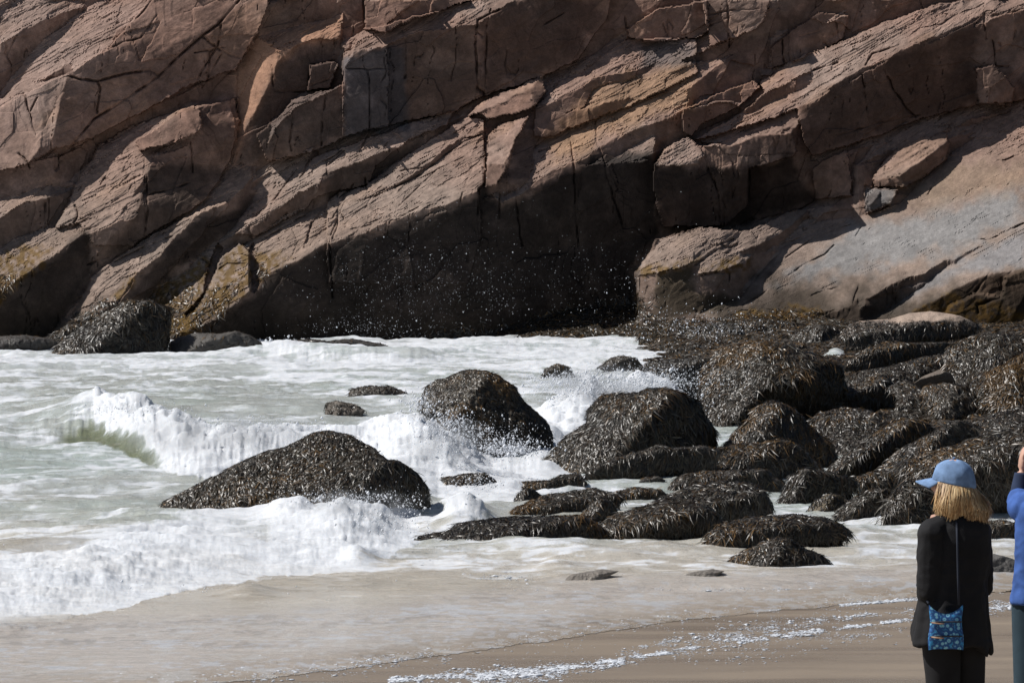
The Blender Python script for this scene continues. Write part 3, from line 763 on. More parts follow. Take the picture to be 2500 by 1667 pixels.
# ------------------------------------------------------------------ sea
dense = np.arange(-150, 2640, 2.6)
uc = np.concatenate([-150-np.geomspace(3, 6000, 60)[::-1], dense, 2640+np.geomspace(3, 6000, 60)])
vc = np.concatenate([806-np.geomspace(40, 1, 14), np.arange(806, 900, 0.9), np.arange(900, 1250, 1.5), np.arange(1250, 1712, 1.9)])
WU, WV = np.meshgrid(uc, vc); GD = ground(WU, WV); WP = at(WU, WV, GD); X, Y = WP[..., 0], WP[..., 1]
Z0 = gz0(GD)
shal = sstep(1250, 1500, WV)
def gb(u0, v0, su, sv, h, rot=0.0):
    a = (WU-u0); b = (WV-v0); c_, s_ = math.cos(rot), math.sin(rot)
    return h*np.exp(-((a*c_+b*s_)/su)**2-((-a*s_+b*c_)/sv)**2)
def wave(toe, H, wfront, wback):
    toe = np.array(toe, float); H = np.array(H, float)
    t = np.interp(WU, toe[:, 0], toe[:, 1])+(8*fbm(WU/60, WV/60, 3, 88)+2.5*fbm(WU/11, WV/12, 2, 89))*min(1, wfront/60); h = np.interp(WU, H[:, 0], H[:, 1], left=0, right=0)
    s = (t-WV)
    return h*sstep(0, wfront, s)*np.where(s > wfront, np.exp(-((s-wfront)/wback)**2), 1), s, h
def ridged(x, y, o, s): return 1-2*np.abs(fbm(x, y, o, s))
chop = .065*fbm(X/1.6, Y/.9, 4, 100)+.05*ridged(X/1.0, Y/.6, 4, 105)+.012*fbm(X/.22, Y/.18, 3, 107)
far = sstep(1000, 840, WV)
h = (chop-.05*far)*(1-.75*shal)*(1+.3*far)
W1, s1, H1 = wave([(-300,1090),(0,1100),(120,1092),(230,1090),(330,1125),(420,1160),(520,1180),(760,1180),(1000,1175),(1300,1165)],
                  [(-100,.05),(60,.10),(170,.26),(260,.36),(330,.40),(420,.37),(500,.36),(640,.36),(760,.34),(900,.32),(1020,.28),(1250,.2),(1370,0)], 52, 45)
W2, s2, H2 = wave([(-300,1590),(0,1545),(120,1530),(250,1500),(380,1462),(500,1440),(620,1415),(750,1400),(850,1380),(930,1368),(1000,1340),(1060,1322)],
                  [(-300,.13),(0,.14),(300,.15),(500,.10),(650,.09),(760,.16),(840,.29),(920,.26),(1000,.11),(1070,0)], 105, 70)
W3, s3, H3 = wave([(-300,1400),(0,1392),(300,1350),(560,1310),(700,1295)], [(-300,.04),(100,.07),(300,.07),(450,.04),(620,.03),(700,.02),(780,0)], 30, 50)
W4, s4, H4 = wave([(500,880),(650,872),(800,880),(1000,885),(1300,860),(1500,850)], [(500,0),(620,.12),(680,.2),(820,.18),(1000,.12),(1200,.06),(1480,0)], 12, 16)
spl = gb(1090,1160,100,24,.26,.12)+gb(1000,1150,90,34,.2)+gb(1240,1185,70,16,.06)
spr = gb(1450,1065,130,36,.42,-.15)*(1+.5*fbm(X*2.2, Y*2.2, 3, 197))+gb(1590,1040,90,26,.46)*(1+.5*fbm(X*2.2, Y*2.2, 3, 198))+gb(1370,1040,70,28,.22)+gb(1330,1130,50,34,.1)
sm_ = gb(1140,1275,60,30,.20,.3)*(1+.7*fbm(X*3.5, Y*3.5, 3, 191))+gb(1090,1290,60,30,.08)*(1+.8*fbm(X*3, Y*3, 3, 190))
rk = gb(870,1370,40,12,.12)+gb(700,1290,60,14,.12)
smalls = gb(1330,1350,90,12,.05)+gb(1600,1345,70,12,.05)+gb(1760,1330,50,12,.05)+gb(2040,1310,90,12,.06)+gb(610,1452,55,11,.07)+gb(1360,1385,60,10,.05)+gb(1250,1340,60,10,.04)+gb(1480,1365,120,10,.04)
smalls = smalls+gb(1700,965,60,6,.12)+gb(1660,900,40,4,.12)+gb(2040,905,55,14,.36)
big = W1+W2+W3+W4+spl+spr+sm_+rk
# foam: where it is thick
tw = sstep(115, 175, WU)*sstep(440, 330, WU)*sstep(-1, 3, s1)*sstep(29, 13, s1+4*fbm(WU/14, WV/5, 2, 120)+6*(1-np.sin(np.clip((WU-115)/325, 0, 1)*np.pi)))
tongue = tw > .3
foam = .55+.19*far
foam = np.maximum(foam, np.clip(H1/.3, 0, 1)*sstep(-4, 6, s1)*np.exp(-np.clip(s1-50, 0, None)**2/55**2)*np.where(WU < 230, .75, 1))
foam = np.maximum(foam, np.clip(H2/.12, 0, 1)*sstep(-5, 5, s2)*np.exp(-np.clip(s2-125, 0, None)**2/50**2))
foam = np.maximum(foam, np.clip(H3/.08, 0, 1)*sstep(-4, 4, s3)*np.exp(-np.clip(s3-15, 0, None)**2/35**2)*.8)
foam = np.maximum(foam, np.clip((spl+spr+sm_)*6, 0, 1))
foam = np.maximum(foam, np.clip(gb(1150,1190,280,50,1.2)+gb(1450,1060,240,75,1.3)+gb(900,1130,200,40,1.0), 0, .95))
mid = gb(500,1000,420,34,.20)+gb(250,1250,360,60,.14)+gb(1250,1240,120,30,.1)
foam = foam-mid*(foam < .8)
foam = foam*(1-tw)+.15*tw
foam = np.where(WV > 1400, foam*np.where((s2 > -6) & (H2 > .05), 1, .7), foam)
foam = foam-.10*sstep(1400, 1450, WV)*(foam < .75)+.10*gb(1500,1375,500,38,1)*(foam < .75)+.06*gb(2150,1290,260,40,1)
# lumps of the broken water
lump = np.clip((foam-.62)/.3, 0, 1)
hf = fbm(X*1.6, Y*1.6, 5, 130, .62)
bil = np.abs(fbm(X*2.4, Y*2.4, 4, 131, .6))
h = h+big*(1+.28*fbm(X*.8, Y*.8, 2, 140))+smalls+lump*.02*hf*np.clip(.35+big*2.2, 0, 1.2)
EDV = np.interp(WU, [-500,0,700,1000,1300,1700,2200,2500,3200], [1760,1715,1650,1608,1568,1508,1462,1436,1380])
h = h*np.where(WV > 1400, sstep(1640, 1460, WV), 1)*sstep(2, 75, EDV-WV)
h[GD < YW] = h[GD < YW]*.8
# the swash runs up the sand as a thin sheet
edge_v = EDV+4*fbm(WU/70, WU*0, 3, 150)+1.5*fbm(WU/12, WU*0, 2, 151)
Zs = np.maximum(Z0+h, SL*(YW-np.minimum(GD, YW))+(.010+.004*fbm(X*3, Y*1.5, 3, 152))*sstep(-2, 60, edge_v-WV)+.003)
Zs = np.where(GD > YW, Z0+h, Zs)
# streak noise for the open water: long along x
st1 = fbm(X/.55+.3*fbm(X, Y, 2, 161), Y/.34, 5, 160, .6); st2 = fbm(X/.9, Y/1.3, 4, 165, .6); st3 = ridged(X/.8+.5*st2, Y/.8, 5, 167)
st4 = ridged(X/.45+.4*st2, Y/.22, 5, 168); st5 = fbm(X/.16, Y/.10, 4, 169, .65)
st6 = fbm(X/2.6+.6*st2, Y/1.1, 4, 181, .55)
fo = foam+.30*st1+.18*st2+.14*(st3-.55)+.22*(st4-.5)+.24*st5+.30*st6
fm_ = sstep(.38, .98, fo)
fm_ = np.maximum(fm_, lump)
fm_ = fm_*(1-tw)+tw*np.minimum(fm_, .10+.5*sstep(.1, .5, st5+st1))
beige = sstep(1150, 1420, WV+60*fbm(X/3, Y/3, 2, 170)); 
wc = np.array([.42,.445,.42])*(1-beige[..., None])+np.array([.49,.445,.375])*beige[..., None]
grn = sstep(-.2, .5, fbm(X/2.5, Y/3, 3, 172))*(1-beige)*.6
wc = wc*(1-grn[..., None])+np.array([.37,.43,.39])*grn[..., None]
wc = wc*(1-tw[..., None])+np.array([.16,.175,.105])*tw[..., None]
gl = (gb(300,1120,60,22,1)+gb(380,1135,50,14,.6))[..., None]*np.clip(1-fm_, 0, 1)[..., None]
film = sstep(1440, 1500, WV+25*fbm(X/4, Y, 3, 174)-np.interp(WU, [0,900,1400,2500], [60,20,-45,-85]))
wc = wc*(1-film[..., None])+np.array([.485,.435,.385])*film[..., None]
ed_ = (sstep(62, 2, EDV-WV+16*fbm(X/1.5, Y/1.5, 3, 195))*.95)[..., None]; wc = wc*(1-ed_)+np.array([.335,.265,.19])*ed_
wc *= (1-.24*film*sstep(.05, .3, fbm(X*8, Y*3.4, 3, 187, .6))*sstep(-.05, .3, fbm(X*.35, Y*.6, 2, 188)+.15*(WU < 1500)))[..., None]
wc *= (1+.10*st2+.06*st1+.07*fbm(X*22, Y*12, 2, 185)*film)[..., None]
sandy = sstep(.1, .6, fbm(X/.9, Y/.7, 3, 176)+.25*beige)*(.15+.45*beige)
fc = np.array([.55,.585,.64])*(1-sandy[..., None])+np.array([.53,.49,.42])*sandy[..., None]
flk = np.maximum(sstep(.28, .45, fbm(X*5, Y*2.4, 3, 178, .6)+.25*st1+.2*fbm(X*.5, Y*.5, 2, 182)), .75*sstep(.24, .42, fbm(X*13, Y*6, 2, 179, .6)+.5*fbm(X*.7, Y*.6, 3, 180)))*film
fm_ = np.where(film > .01, fm_*(1-film)+film*(.06+.55*flk), fm_)
WC = wc*(1-fm_[..., None])+fc*fm_[..., None]
WZ = np.stack([X, Y, Zs], -1)
# tumbling foam: pushed along the surface normal by a noise that lives in space, so steep fronts break up too
du = np.gradient(WZ, axis=1); dv = np.gradient(WZ, axis=0); nn_ = np.cross(du, -dv); nn_ /= np.linalg.norm(nn_, axis=-1, keepdims=True)+1e-12
nn_[nn_[..., 2] < 0] *= -1
la = np.clip(lump*np.clip(.30+big*3.0+sm_*3, 0, 1.35), 0, 1.4)*np.where(tongue, .15, 1)
sel = la > .03; q_ = WZ[sel]; q2 = q_+.12*np.stack([fbm3(q_, 1.7, 2, 301), fbm3(q_, 1.7, 2, 302), fbm3(q_, 1.7, 2, 303)], 1)
b1_ = np.abs(fbm3(q2, 2.4, 2, 310))*2; b2_ = np.abs(fbm3(q2, 6.0, 3, 311, .65)); b3_ = fbm3(q_, 21.0, 3, 312, .7)
b4_ = fbm3(q2*np.array([.6, 1, 1]), 5.0, 4, 313, .6)
disp = (.05*(b1_-.35)+.03*(b2_-.15)+.065*b4_+.012*b3_)
WZ[sel] += nn_[sel]*np.array([1, 1, 1])*(disp*la[sel])[:, None]
dsh = np.zeros(X.shape); dsh[sel] = b2_; fc = fc*(1-np.clip((.12-dsh)*1.6, 0, .12)*lump)[..., None]
WC = wc*(1-fm_[..., None])+fc*fm_[..., None]
keep = (WV < edge_v)[:-1, :-1]
m, nt, b = newmat('sea_water'); L = nt.links.new
ca = node(nt, 'ShaderNodeAttribute', attribute_name='Col'); fa = node(nt, 'ShaderNodeAttribute', attribute_name='foam')
n1_ = stretch_noise(nt, 1, 1.4, 9, 6, .7); n2_ = stretch_noise(nt, 1, 1, 34, 4, .7); n3_ = stretch_noise(nt, .8, 1.6, 5, 5, .65)
# fine lace of foam over the water
s_ = node(nt, 'ShaderNodeMath', operation='ADD'); L(n1_.outputs[0], s_.inputs[0]); L(fa.outputs['Fac'], s_.inputs[1])
mr = node(nt, 'ShaderNodeMapRange', i_1=.86, i_2=1.12, i_3=0, i_4=.8); L(s_.outputs[0], mr.inputs[0])
mx = node(nt, 'ShaderNodeMixRGB'); mx.inputs[2].default_value = (.62, .64, .67, 1); L(mr.outputs[0], mx.inputs[0]); L(ca.outputs['Color'], mx.inputs[1])
mu = node(nt, 'ShaderNodeMixRGB', blend_type='MULTIPLY', i_0=1.0); L(mx.outputs[0], mu.inputs[1])
m3 = node(nt, 'ShaderNodeMapRange', i_1=.3, i_2=.7, i_3=.86, i_4=1.10); L(n3_.outputs[0], m3.inputs[0]); L(m3.outputs[0], mu.inputs[2])
L(mu.outputs[0], b.inputs['Base Color'])
rr = node(nt, 'ShaderNodeMapRange', i_1=0, i_2=.8, i_3=.16, i_4=.75); L(fa.outputs['Fac'], rr.inputs[0]); L(rr.outputs[0], b.inputs['Roughness'])
ad = node(nt, 'ShaderNodeMath', operation='MULTIPLY_ADD', i_1=.35); L(n2_.outputs[0], ad.inputs[0]); L(n1_.outputs[0], ad.inputs[2])
bs = node(nt, 'ShaderNodeMapRange', i_1=0, i_2=1, i_3=.55, i_4=.35); L(fa.outputs['Fac'], bs.inputs[0])
bp = node(nt, 'ShaderNodeBump', i_Distance=.045); L(ad.outputs[0], bp.inputs['Height']); L(bs.outputs[0], bp.inputs['Strength']); L(bp.outputs[0], b.inputs['Normal'])
b.inputs['Subsurface Weight'].default_value = .35; b.inputs['Subsurface Radius'].default_value = (.05, .06, .07); b.inputs['Subsurface Scale'].default_value = 1.0; b.inputs['IOR'].default_value = 1.33; b.inputs['Specular IOR Level'].default_value = .5
sea = mesh_from('sea', WZ.reshape(-1, 3), gridfaces(*WU.shape, keep=keep), True, m, cols=np.clip(WC, 0, .9).reshape(-1, 3), attrs={'foam': np.clip(fm_, 0, 1)*(1-film)})
tag(sea, kind='structure')
print('sea verts', WU.size)
# ------------------------------------------------------------------ boulders
def boulder(label, R, ol, vb, planes, weed=1.0, group='seaweed covered boulders', zb=0.0, gold=.15, stone=(.06,.05,.04), wl=0.072, thick=None, lump=1.0, seed=[100], bare=None, dens=2400):
    seed[0] += 1; sd = seed[0]
    P = q(R, ol); vbs = vb/2.6133+OFF[R][1] if R != 'S' else vb
    a, b_ = ray(CU, vbs); D = float((zb-HC)/b_) if (zb-HC)/b_ > YW else float(ground(CU, vbs))
    Mp = D/F
    cu, cv = (P.min(0)+P.max(0))/2
    # the outline goes on below the water / sand
    NT = 150; seg = np.r_[P, P[:1]]; sl_ = np.r_[0, np.cumsum(np.hypot(*np.diff(seg, axis=0).T))]
    tt = np.linspace(0, sl_[-1], NT, endpoint=False); O = np.stack([np.interp(tt, sl_, seg[:, 0]), np.interp(tt, sl_, seg[:, 1])], 1)
    jt = P[:, 0].max()-P[:, 0].min(); an_ = np.arange(NT)*2*np.pi/NT; O = O+(O-O.mean(0))*(.035*fbm(4*np.cos(an_)+sd, 4*np.sin(an_), 3, sd))[:, None]
    low = sstep(vbs-14, vbs, O[:, 1]); O[:, 1] += low*max(14, .10*(P[:, 1].max()-P[:, 1].min()))
    cc = np.array([cu, cv])
    wid = (P[:, 0].max()-P[:, 0].min())*Mp; hei = (P[:, 1].max()-P[:, 1].min())*Mp
    th = thick or (0.45*hei+.22*wid)
    NRR = int(np.clip((P[:, 0].max()-P[:, 0].min())/3.2, 22, 90))
    rr = np.sin(np.linspace(0, 1, NRR)*np.pi/2)
    RR, TI = np.meshgrid(rr, np.arange(NT), indexing='ij')
    UVp = cc+(O[TI]-cc)*RR[..., None]
    U, V_ = UVp[..., 0], UVp[..., 1]
    Wn = fbm(U/26+sd, V_/20, 4, sd)*12
    U2 = U+Wn; V2 = V_-Wn*.6
    ys = []
    for (pu, pv, gx_, gz_) in planes:
        pp = q(R, (pu, pv))[0]
        ys.append((gx_*(U2-pp[0])+gz_*(pp[1]-V2))*Mp)
    ys = np.array(ys); k = 80.0/max(wid, .4)
    yf = np.log(np.exp(np.clip(k*ys, -60, 60)).sum(0))/k
    e = np.sqrt(np.clip(1-RR**2, 0, 1))
    y = yf-(e-1)*.22*th
    bend = .15*th*(1-e)
    y = yf+bend
    X3 = at(U, V_, D+y)
    nz_ = (.042*fbm3(X3, 2.2, 4, sd)+.025*fbm3(X3, 7, 3, sd+3))*lump*min(1, wid/1.2)
    X3 = at(U, V_, D+y+nz_*(.3+.7*e))
    X3e = X3.copy()
    # back half
    ymx = np.percentile(y, 85)
    rb = rr[:-1][::-1][::3]
    edge = UVp[-1]
    B = []
    for r_ in rb:
        uv = cc+(O-cc)*r_
        eb = math.sqrt(1-r_*r_); yb = (y[-1])*(1-eb)+ (max(ymx, y[-1].mean())+th)*eb
        B.append(at(uv[:, 0], uv[:, 1], D+yb))
    A_ = np.concatenate([X3[1:].reshape(-1, 3), np.array(B[:-1]).reshape(-1, 3), X3[:1, 0], B[-1].mean(0)[None]])
    nr = NRR-1+len(B)-1
    i = np.arange(nr*NT).reshape(nr, NT); j = np.roll(i, -1, 1)
    Q = np.stack([i[:-1], i[1:], j[1:], j[:-1]], -1).reshape(-1, 4)
    c0 = nr*NT; T1 = np.stack([np.full(NT, c0), i[0], j[0]], -1); T2 = np.stack([np.full(NT, c0+1), j[-1], i[-1]], -1)
    # orientation check
    f0 = Q[NT*3]; n0 = np.cross(A_[f0[2]]-A_[f0[0]], A_[f0[3]]-A_[f0[1]])
    allf = Q[:NT*(NRR-2)]; nn = np.cross(A_[allf[:, 2]]-A_[allf[:, 0]], A_[allf[:, 3]]-A_[allf[:, 1]])
    if nn[:, 1].sum() > 0: Q = Q[:, ::-1]; T1 = T1[:, ::-1]; T2 = T2[:, ::-1]; allf = allf[:, ::-1]
    org = np.array(at(cu, vbs, D+th*.3)); org[2] = zb
    Cb = np.zeros(A_.shape)+np.array(stone); Cb *= (1+.35*fbm3(A_, 3, 4, sd+5))[:, None]
    if bare is not None:
        t_ = sstep(bare[0], bare[1], (A_[:, 2]-zb)/max(hei, .1)+.15*fbm3(A_, 4, 3, sd+6)); Cb = Cb*(1-t_[:, None])+np.array(bare[2])*t_[:, None]
    o = mesh_from('boulder', A_-org, [Q, np.concatenate([T1, T2])], True, M_STONE, cols=np.clip(Cb, .01, 1)); o.location = org
    tag(o, label, 'boulder', group)
    if weed > 0:
        sizef = D/50
        fr = Q[:, :]
        cenz = None
        def wf(cn, nn_):
            keepw = np.ones(len(cn))
            keepw = keepw*(cn[:, 2] > zb-.08)
            if bare is not None: keepw = keepw*(1-sstep(bare[0]-.05, bare[1], (cn[:, 2]-zb)/max(hei, .1)+.15*fbm3(cn, 4, 3, sd+6)))
            keepw = keepw*np.where(nn_[:, 1] < .35, 1, .12)
            return keepw
        p, n, ix = surf_samples(A_, fr, 1.35*dens*weed/sizef**1.2, sd, wf)
        n = -n if (n[:, 1].mean() > 0) else n
        gmask = sstep(.0, .5, fbm3(p, 1.6, 3, sd+9)+n[:, 2]*.25-.1)*gold*2.2; gm = np.random.default_rng(sd).random(len(p)) < gmask
        V, Fq, Cc = strands(p, n, wl*.85*sizef**.5, .0088*sizef**.6, sd, gold=gm.astype(float)*.8)
        w_ = mesh_from('seaweed', V-org, Fq, True, M_WEED, parent=o, cols=np.clip(Cc, .005, 1))
    return o
BT = lambda u, v, x=-.35, z=2.2: (u, v, x, z)
BF = lambda u, v, x=.2, z=.0: (u, v, x, z)
B = boulder
B('big wedge-shaped seaweed boulder standing in the surf, nearest the breaking wave on the left', 'G',
  [905,995,930,930,1040,895,1045,850,1300,720,1500,620,1700,530,1850,490,2000,410,2100,400,2230,437,2390,519,2475,589,2540,582,2650,669,2700,749,2737,849,2690,929,2570,1000,2440,1069,2100,1080,1900,1080,1300,1010], 985,
  [(2380,710,-.18,.95),(2380,710,.9,.05),(2200,450,.2,2.4)], gold=.10, wl=0.086, thick=1.0, dens=2900)
B('rounded brown boulder with golden weed on its upper left shoulder, standing in breaking surf', 'H',
  [690,430,600,400,590,350,640,240,700,200,760,195,860,150,940,138,1000,150,1100,190,1190,250,1240,330,1340,420,1420,500,1435,560,1420,680,1300,760,900,740,640,640], 745,
  [(900,300,-.8,1.2),(950,300,.35,.35),(950,170,.1,3.0)], weed=1.0, lump=2.2, gold=.5, wl=.060, stone=(.095,.078,.055), thick=1.2, dens=3200)
B('tallest dark boulder right of the mid-water surf, seaweed draped down its sunlit left side', 'H',
  [1660,480,1680,380,1750,310,1830,292,1980,290,2080,255,2150,250,2260,290,2352,340,2400,410,2460,520,2480,640,2352,700,2100,760,1900,800,1700,810,1480,800,1370,740,1480,610,1560,550], 795,
  [(2050,420,-.55,1.1),(2100,400,.75,-.05),(2000,290,-.1,2.8)], gold=.3, thick=1.3, wl=0.115)
B('long dark slab of rock lying at the foot of the tallest dark boulder', 'H',
  [1640,830,1650,800,1700,760,1850,700,2060,640,2110,615,2200,640,2400,620,2500,650,2460,760,2352,800,2140,840,1900,870,1640,880], 868, [(2000,668,-.3,2.4),(2000,668,.22,-.03)], gold=.15)
B('small rounded rock alone in the surf between the wedge boulder and the dark slabs', 'H',
  [720,825,790,820,880,800,1000,795,1050,830,1100,870,1112,890,1020,915,800,905], 905, [(950,830,-.3,1.6),(950,830,.4,.2)], gold=.1, wl=0.065)
B('low weedy rock just off the left toe of the long dark slab', 'H', [1225,880,1240,855,1420,845,1500,810,1620,800,1650,860,1600,905,1300,915], 902, [(1450,850,-.2,2),(1450,850,.2,.3)], gold=.25, wl=0.072)
B('little pointed rock standing in the shallow channel, leftmost of the low flat rocks', 'H', [1180,995,1210,930,1260,895,1310,895,1370,945,1330,985], 990, [(1270,920,-.5,.8),(1270,920,.6,.2)], gold=.15, wl=0.050)
B('flat weedy ledge behind the long low front rock, barely above the foam', 'H', [1130,1085,1200,1020,1380,940,1700,895,1900,940,1850,1000,1650,1040,1450,1060,1280,1085], 1075, [(1400,1010,-.2,2.6),(1400,1010,.2,.3)], gold=.4, wl=0.086)
B('small humped rock in the foam channel below the long dark slab', 'H', [1975,885,2005,830,2110,815,2155,840,2145,890,2040,895], 888, [(2060,830,-.2,2),(2060,830,.2,.1)], wl=0.058)
B('low brown ledge in front of the small humped rock in the channel', 'H', [1790,930,1950,885,2130,905,2180,950,2100,970,1900,992], 975, [(1990,920,-.2,2.4),(1990,920,.2,.2)], gold=.3, wl=0.072)
B('long low weedy rock tapering to the left, front row at the edge of the swash', 'H',
  [530,1250,600,1200,770,1170,850,1120,1050,1090,1200,1080,1480,1075,1620,1070,1720,1120,1780,1200,1700,1260,1400,1255,800,1270,650,1285], 1255, [(1250,1160,-.25,2.3),(1250,1160,.22,.1),(700,1200,-.3,.9)], gold=.3, wl=0.108, thick=.9)
B('small pyramid-shaped weedy rock perched behind the long low front rock', 'H', [1600,1085,1680,990,1740,960,1800,975,1842,1040,1790,1110,1720,1150], 1130, [(1740,1000,-.6,.9),(1740,1000,.7,.1)], gold=.25, wl=0.065)
B('broad blunt boulder with silvery drooping weed, front row, right of the pyramid rock', 'I',
  [-410,1370,-370,1260,-240,1190,-90,1150,100,1108,300,1135,385,1180,415,1240,400,1350,0,1375,-290,1390], 1362, [(50,1220,-.3,2.0),(50,1220,.16,-.05),(-300,1250,-.7,.7)], gold=.08, wl=0.115, thick=1.0)
B('flat-topped boulder with a square dark right end, just behind the blunt front boulder', 'I',
  [-100,1165,40,1090,270,1000,400,978,600,998,700,1045,730,1100,738,1210,600,1260,390,1300,100,1300], 1270, [(450,1105,-.3,2.2),(450,1105,.12,-.08),(700,1120,1.2,0)], gold=.08, wl=0.108, thick=.9)
B('huge black-faced boulder with a thin sunlit rim along its sloping top', 'I',
  [440,470,490,330,600,290,800,220,900,198,1050,188,1130,212,1190,240,1215,370,1205,540,980,585,700,610,440,600], 600, [(850,262,-.4,3.0),(850,262,.30,-.12)], zb=.08, gold=.25, wl=0.086, thick=1.3)
B('brown shaggy boulder rising behind the huge black-faced one', 'I',
  [310,260,330,230,400,140,560,100,700,88,820,108,1000,170,1080,230,1000,330,700,400,560,560,400,600,300,560,290,400], 590, [(600,260,-.5,1.0),(700,200,.2,1.3)], zb=.1, gold=.35, wl=0.115, thick=1.2)
B('dark low cap of rock behind the top of the brown shaggy boulder', 'I', [820,130,850,90,940,95,980,150,965,200,860,200], 200, [(900,110,-.2,2.5),(900,110,.2,-.1)], zb=.1, gold=.5, wl=0.065)
B('spray-wetted grey boulder left of the brown shaggy boulder, white water in front', 'H',
  [1960,140,2050,90,2200,70,2352,55,2430,80,2440,200,2430,360,2300,330,2150,260,2000,230], 310, [(2250,110,-.3,1.8),(2250,110,.15,.3)], gold=.15, zb=.05, stone=(.07,.065,.06), wl=0.065)
B('steep dark boulder with a rounded top right of the huge black-faced one', 'I',
  [1195,430,1230,380,1340,330,1430,290,1480,308,1530,390,1570,460,1575,560,1400,575,1200,560], 565, [(1380,375,-.4,2),(1380,375,.4,-.05)], zb=.1, gold=.2, wl=0.079)
B('two-humped weedy boulder below the huge black-faced one', 'I',
  [430,770,490,690,590,590,640,510,730,468,820,490,900,540,960,600,1050,680,1120,740,1150,830,1050,900,700,850], 870, [(700,590,-.5,1.0),(760,560,.45,.35),(800,500,.1,2)], zb=.06, gold=.3, wl=0.101)
B('sunlit matted mound of weed between the two-humped boulder and the ridge beside it', 'I',
  [950,610,1050,550,1200,508,1300,518,1480,556,1515,590,1400,690,1250,790,1100,780], 775, [(1200,640,-.3,1.5),(1250,600,.1,1.8)], zb=.1, gold=.12, wl=0.094)
B('dome-shaped weedy boulder directly below the two-humped one', 'I',
  [150,940,230,830,400,770,560,740,700,738,800,708,900,740,1000,840,1070,900,990,950,800,970,600,960,300,960], 955, [(600,810,-.3,1.5),(700,800,.35,.15)], gold=.2, wl=0.108, zb=.03)
B('low dark ledge with a flat back, above the flat-topped front boulder', 'I',
  [40,1070,100,1000,150,950,300,918,700,902,750,950,820,980,830,1040,730,1060,500,1010,300,1010], 1045, [(450,940,-.25,2.2),(450,940,.2,.1)], gold=.15, wl=0.086)
B('slanting ridge-shaped boulder with a dark right side, right of the matted mound', 'I',
  [1100,900,1150,860,1300,750,1500,610,1600,585,1720,608,1765,650,1700,720,1560,820,1400,920,1250,920], 910, [(1450,720,-.6,1.5),(1450,720,.45,.0)], gold=.3, wl=0.094, zb=.08)
B('yellowish slanting ridge boulder, second of the two parallel ridges', 'I',
  [1400,925,1480,850,1560,780,1750,680,1900,600,1950,588,2025,620,2060,680,1960,780,1760,860,1560,930], 925, [(1750,740,-.6,1.3),(1800,740,.4,.3)], gold=.5, wl=0.094, zb=.1)
B('dark boulder with rusty weed on its left side, beside the narrow channel', 'I',
  [795,1125,830,1010,870,940,960,898,1100,920,1250,955,1290,1000,1230,1080,1100,1100,980,1145,860,1145], 1135, [(930,980,-.9,.7),(960,950,.3,.05),(960,910,0,2)], gold=.4, wl=0.108)
B('small yellow-brown rock at the mouth of the narrow channel', 'I',
  [960,1180,1010,1110,1100,1058,1180,1068,1240,1110,1200,1190,1050,1205], 1195, [(1090,1110,-.5,.9),(1110,1100,.4,.5)], gold=.8, wl=0.058, stone=(.12,.09,.05))
B('dark humped boulder right of the small yellow-brown rock, foot in the white water', 'I',
  [1150,1195,1200,1140,1300,1070,1400,1028,1530,1038,1560,1130,1500,1220,1250,1230], 1220, [(1340,1100,-.4,1.2),(1380,1090,.4,.1)], gold=.15, wl=0.086)
B('weed-draped boulder right behind the woman, strands hanging to the water', 'I',
  [1445,1245,1470,1130,1530,1050,1650,970,1770,935,1850,980,1960,1100,1980,1290,1750,1295,1500,1268], 1262, [(1650,1050,-.3,1.0),(1700,1040,.2,.3)], gold=.35, wl=0.144)
B('huge dark boulder behind the capped woman, black right side', 'I',
  [1560,880,1700,800,1900,765,2100,690,2352,620,2550,600,2640,760,2640,1200,2500,1245,2100,1250,1990,1100,1850,980,1600,1000], 1240, [(2050,880,-.4,1.4),(2050,880,.15,-.12)], gold=.25, wl=0.130, thick=1.4)
B('low matted rock between the yellowish ridge and the weed-draped boulder', 'I', [1230,960,1400,920,1550,920,1640,990,1560,1050,1300,1030], 1035, [(1400,960,-.2,1.6),(1400,960,.2,.5)], gold=.15, wl=0.086, zb=.05)
B('sunlit matted bank of weed above and right of the yellowish ridge', 'I', [1850,760,1950,650,2150,560,2352,500,2560,470,2640,620,2500,740,2200,800], 790, [(2200,620,-.4,1.6),(2200,600,0,2)], gold=.15, wl=0.101, zb=.15)
B('long oval weedy rock in the white swash, left of the woman', 'I',
  [290,1405,330,1320,430,1250,600,1212,900,1192,1080,1213,1170,1250,1252,1312,1170,1370,900,1405,600,1435,430,1435], 1425, [(700,1285,-.12,2.3),(700,1285,.12,-.02),(400,1330,-.6,.5)], gold=.2, wl=0.101)
B('low pointed mound of weed in front of the long oval rock, frontmost of all', 'I',
  [470,1485,560,1430,680,1372,760,1343,860,1350,950,1410,1050,1450,1145,1515,1000,1530,800,1530,600,1510], 1518, [(770,1400,-.4,1.0),(820,1400,.45,.6)], gold=.35, wl=0.094)
B('low dark rock right of the woman at the foot of the huge dark boulder', 'I', [2080,1340,2100,1240,2200,1222,2310,1250,2330,1350], 1350, [(2200,1260,-.2,1.6),(2200,1260,.2,.2)], gold=.1, wl=0.072)
B('dark bare rock shedding water right of the woman', 'I', [2080,1500,2100,1460,2160,1440,2260,1465,2352,1500,2480,1560,2300,1590,2100,1560], 1568, [(2180,1470,-.1,1.8),(2180,1470,.3,.5)], weed=0, group='bare wet rocks in the swash', stone=(.09,.085,.08))
B('smooth sandy-wet rock just breaking the swash, left one of the low pair', 'H', [1470,1490,1560,1440,1750,1408,1860,1420,1760,1470,1600,1492], 1486, [(1650,1440,-.2,2.6),(1650,1440,.1,1.0)], weed=0, group='bare wet rocks in the swash', stone=(.16,.14,.12), thick=.4)
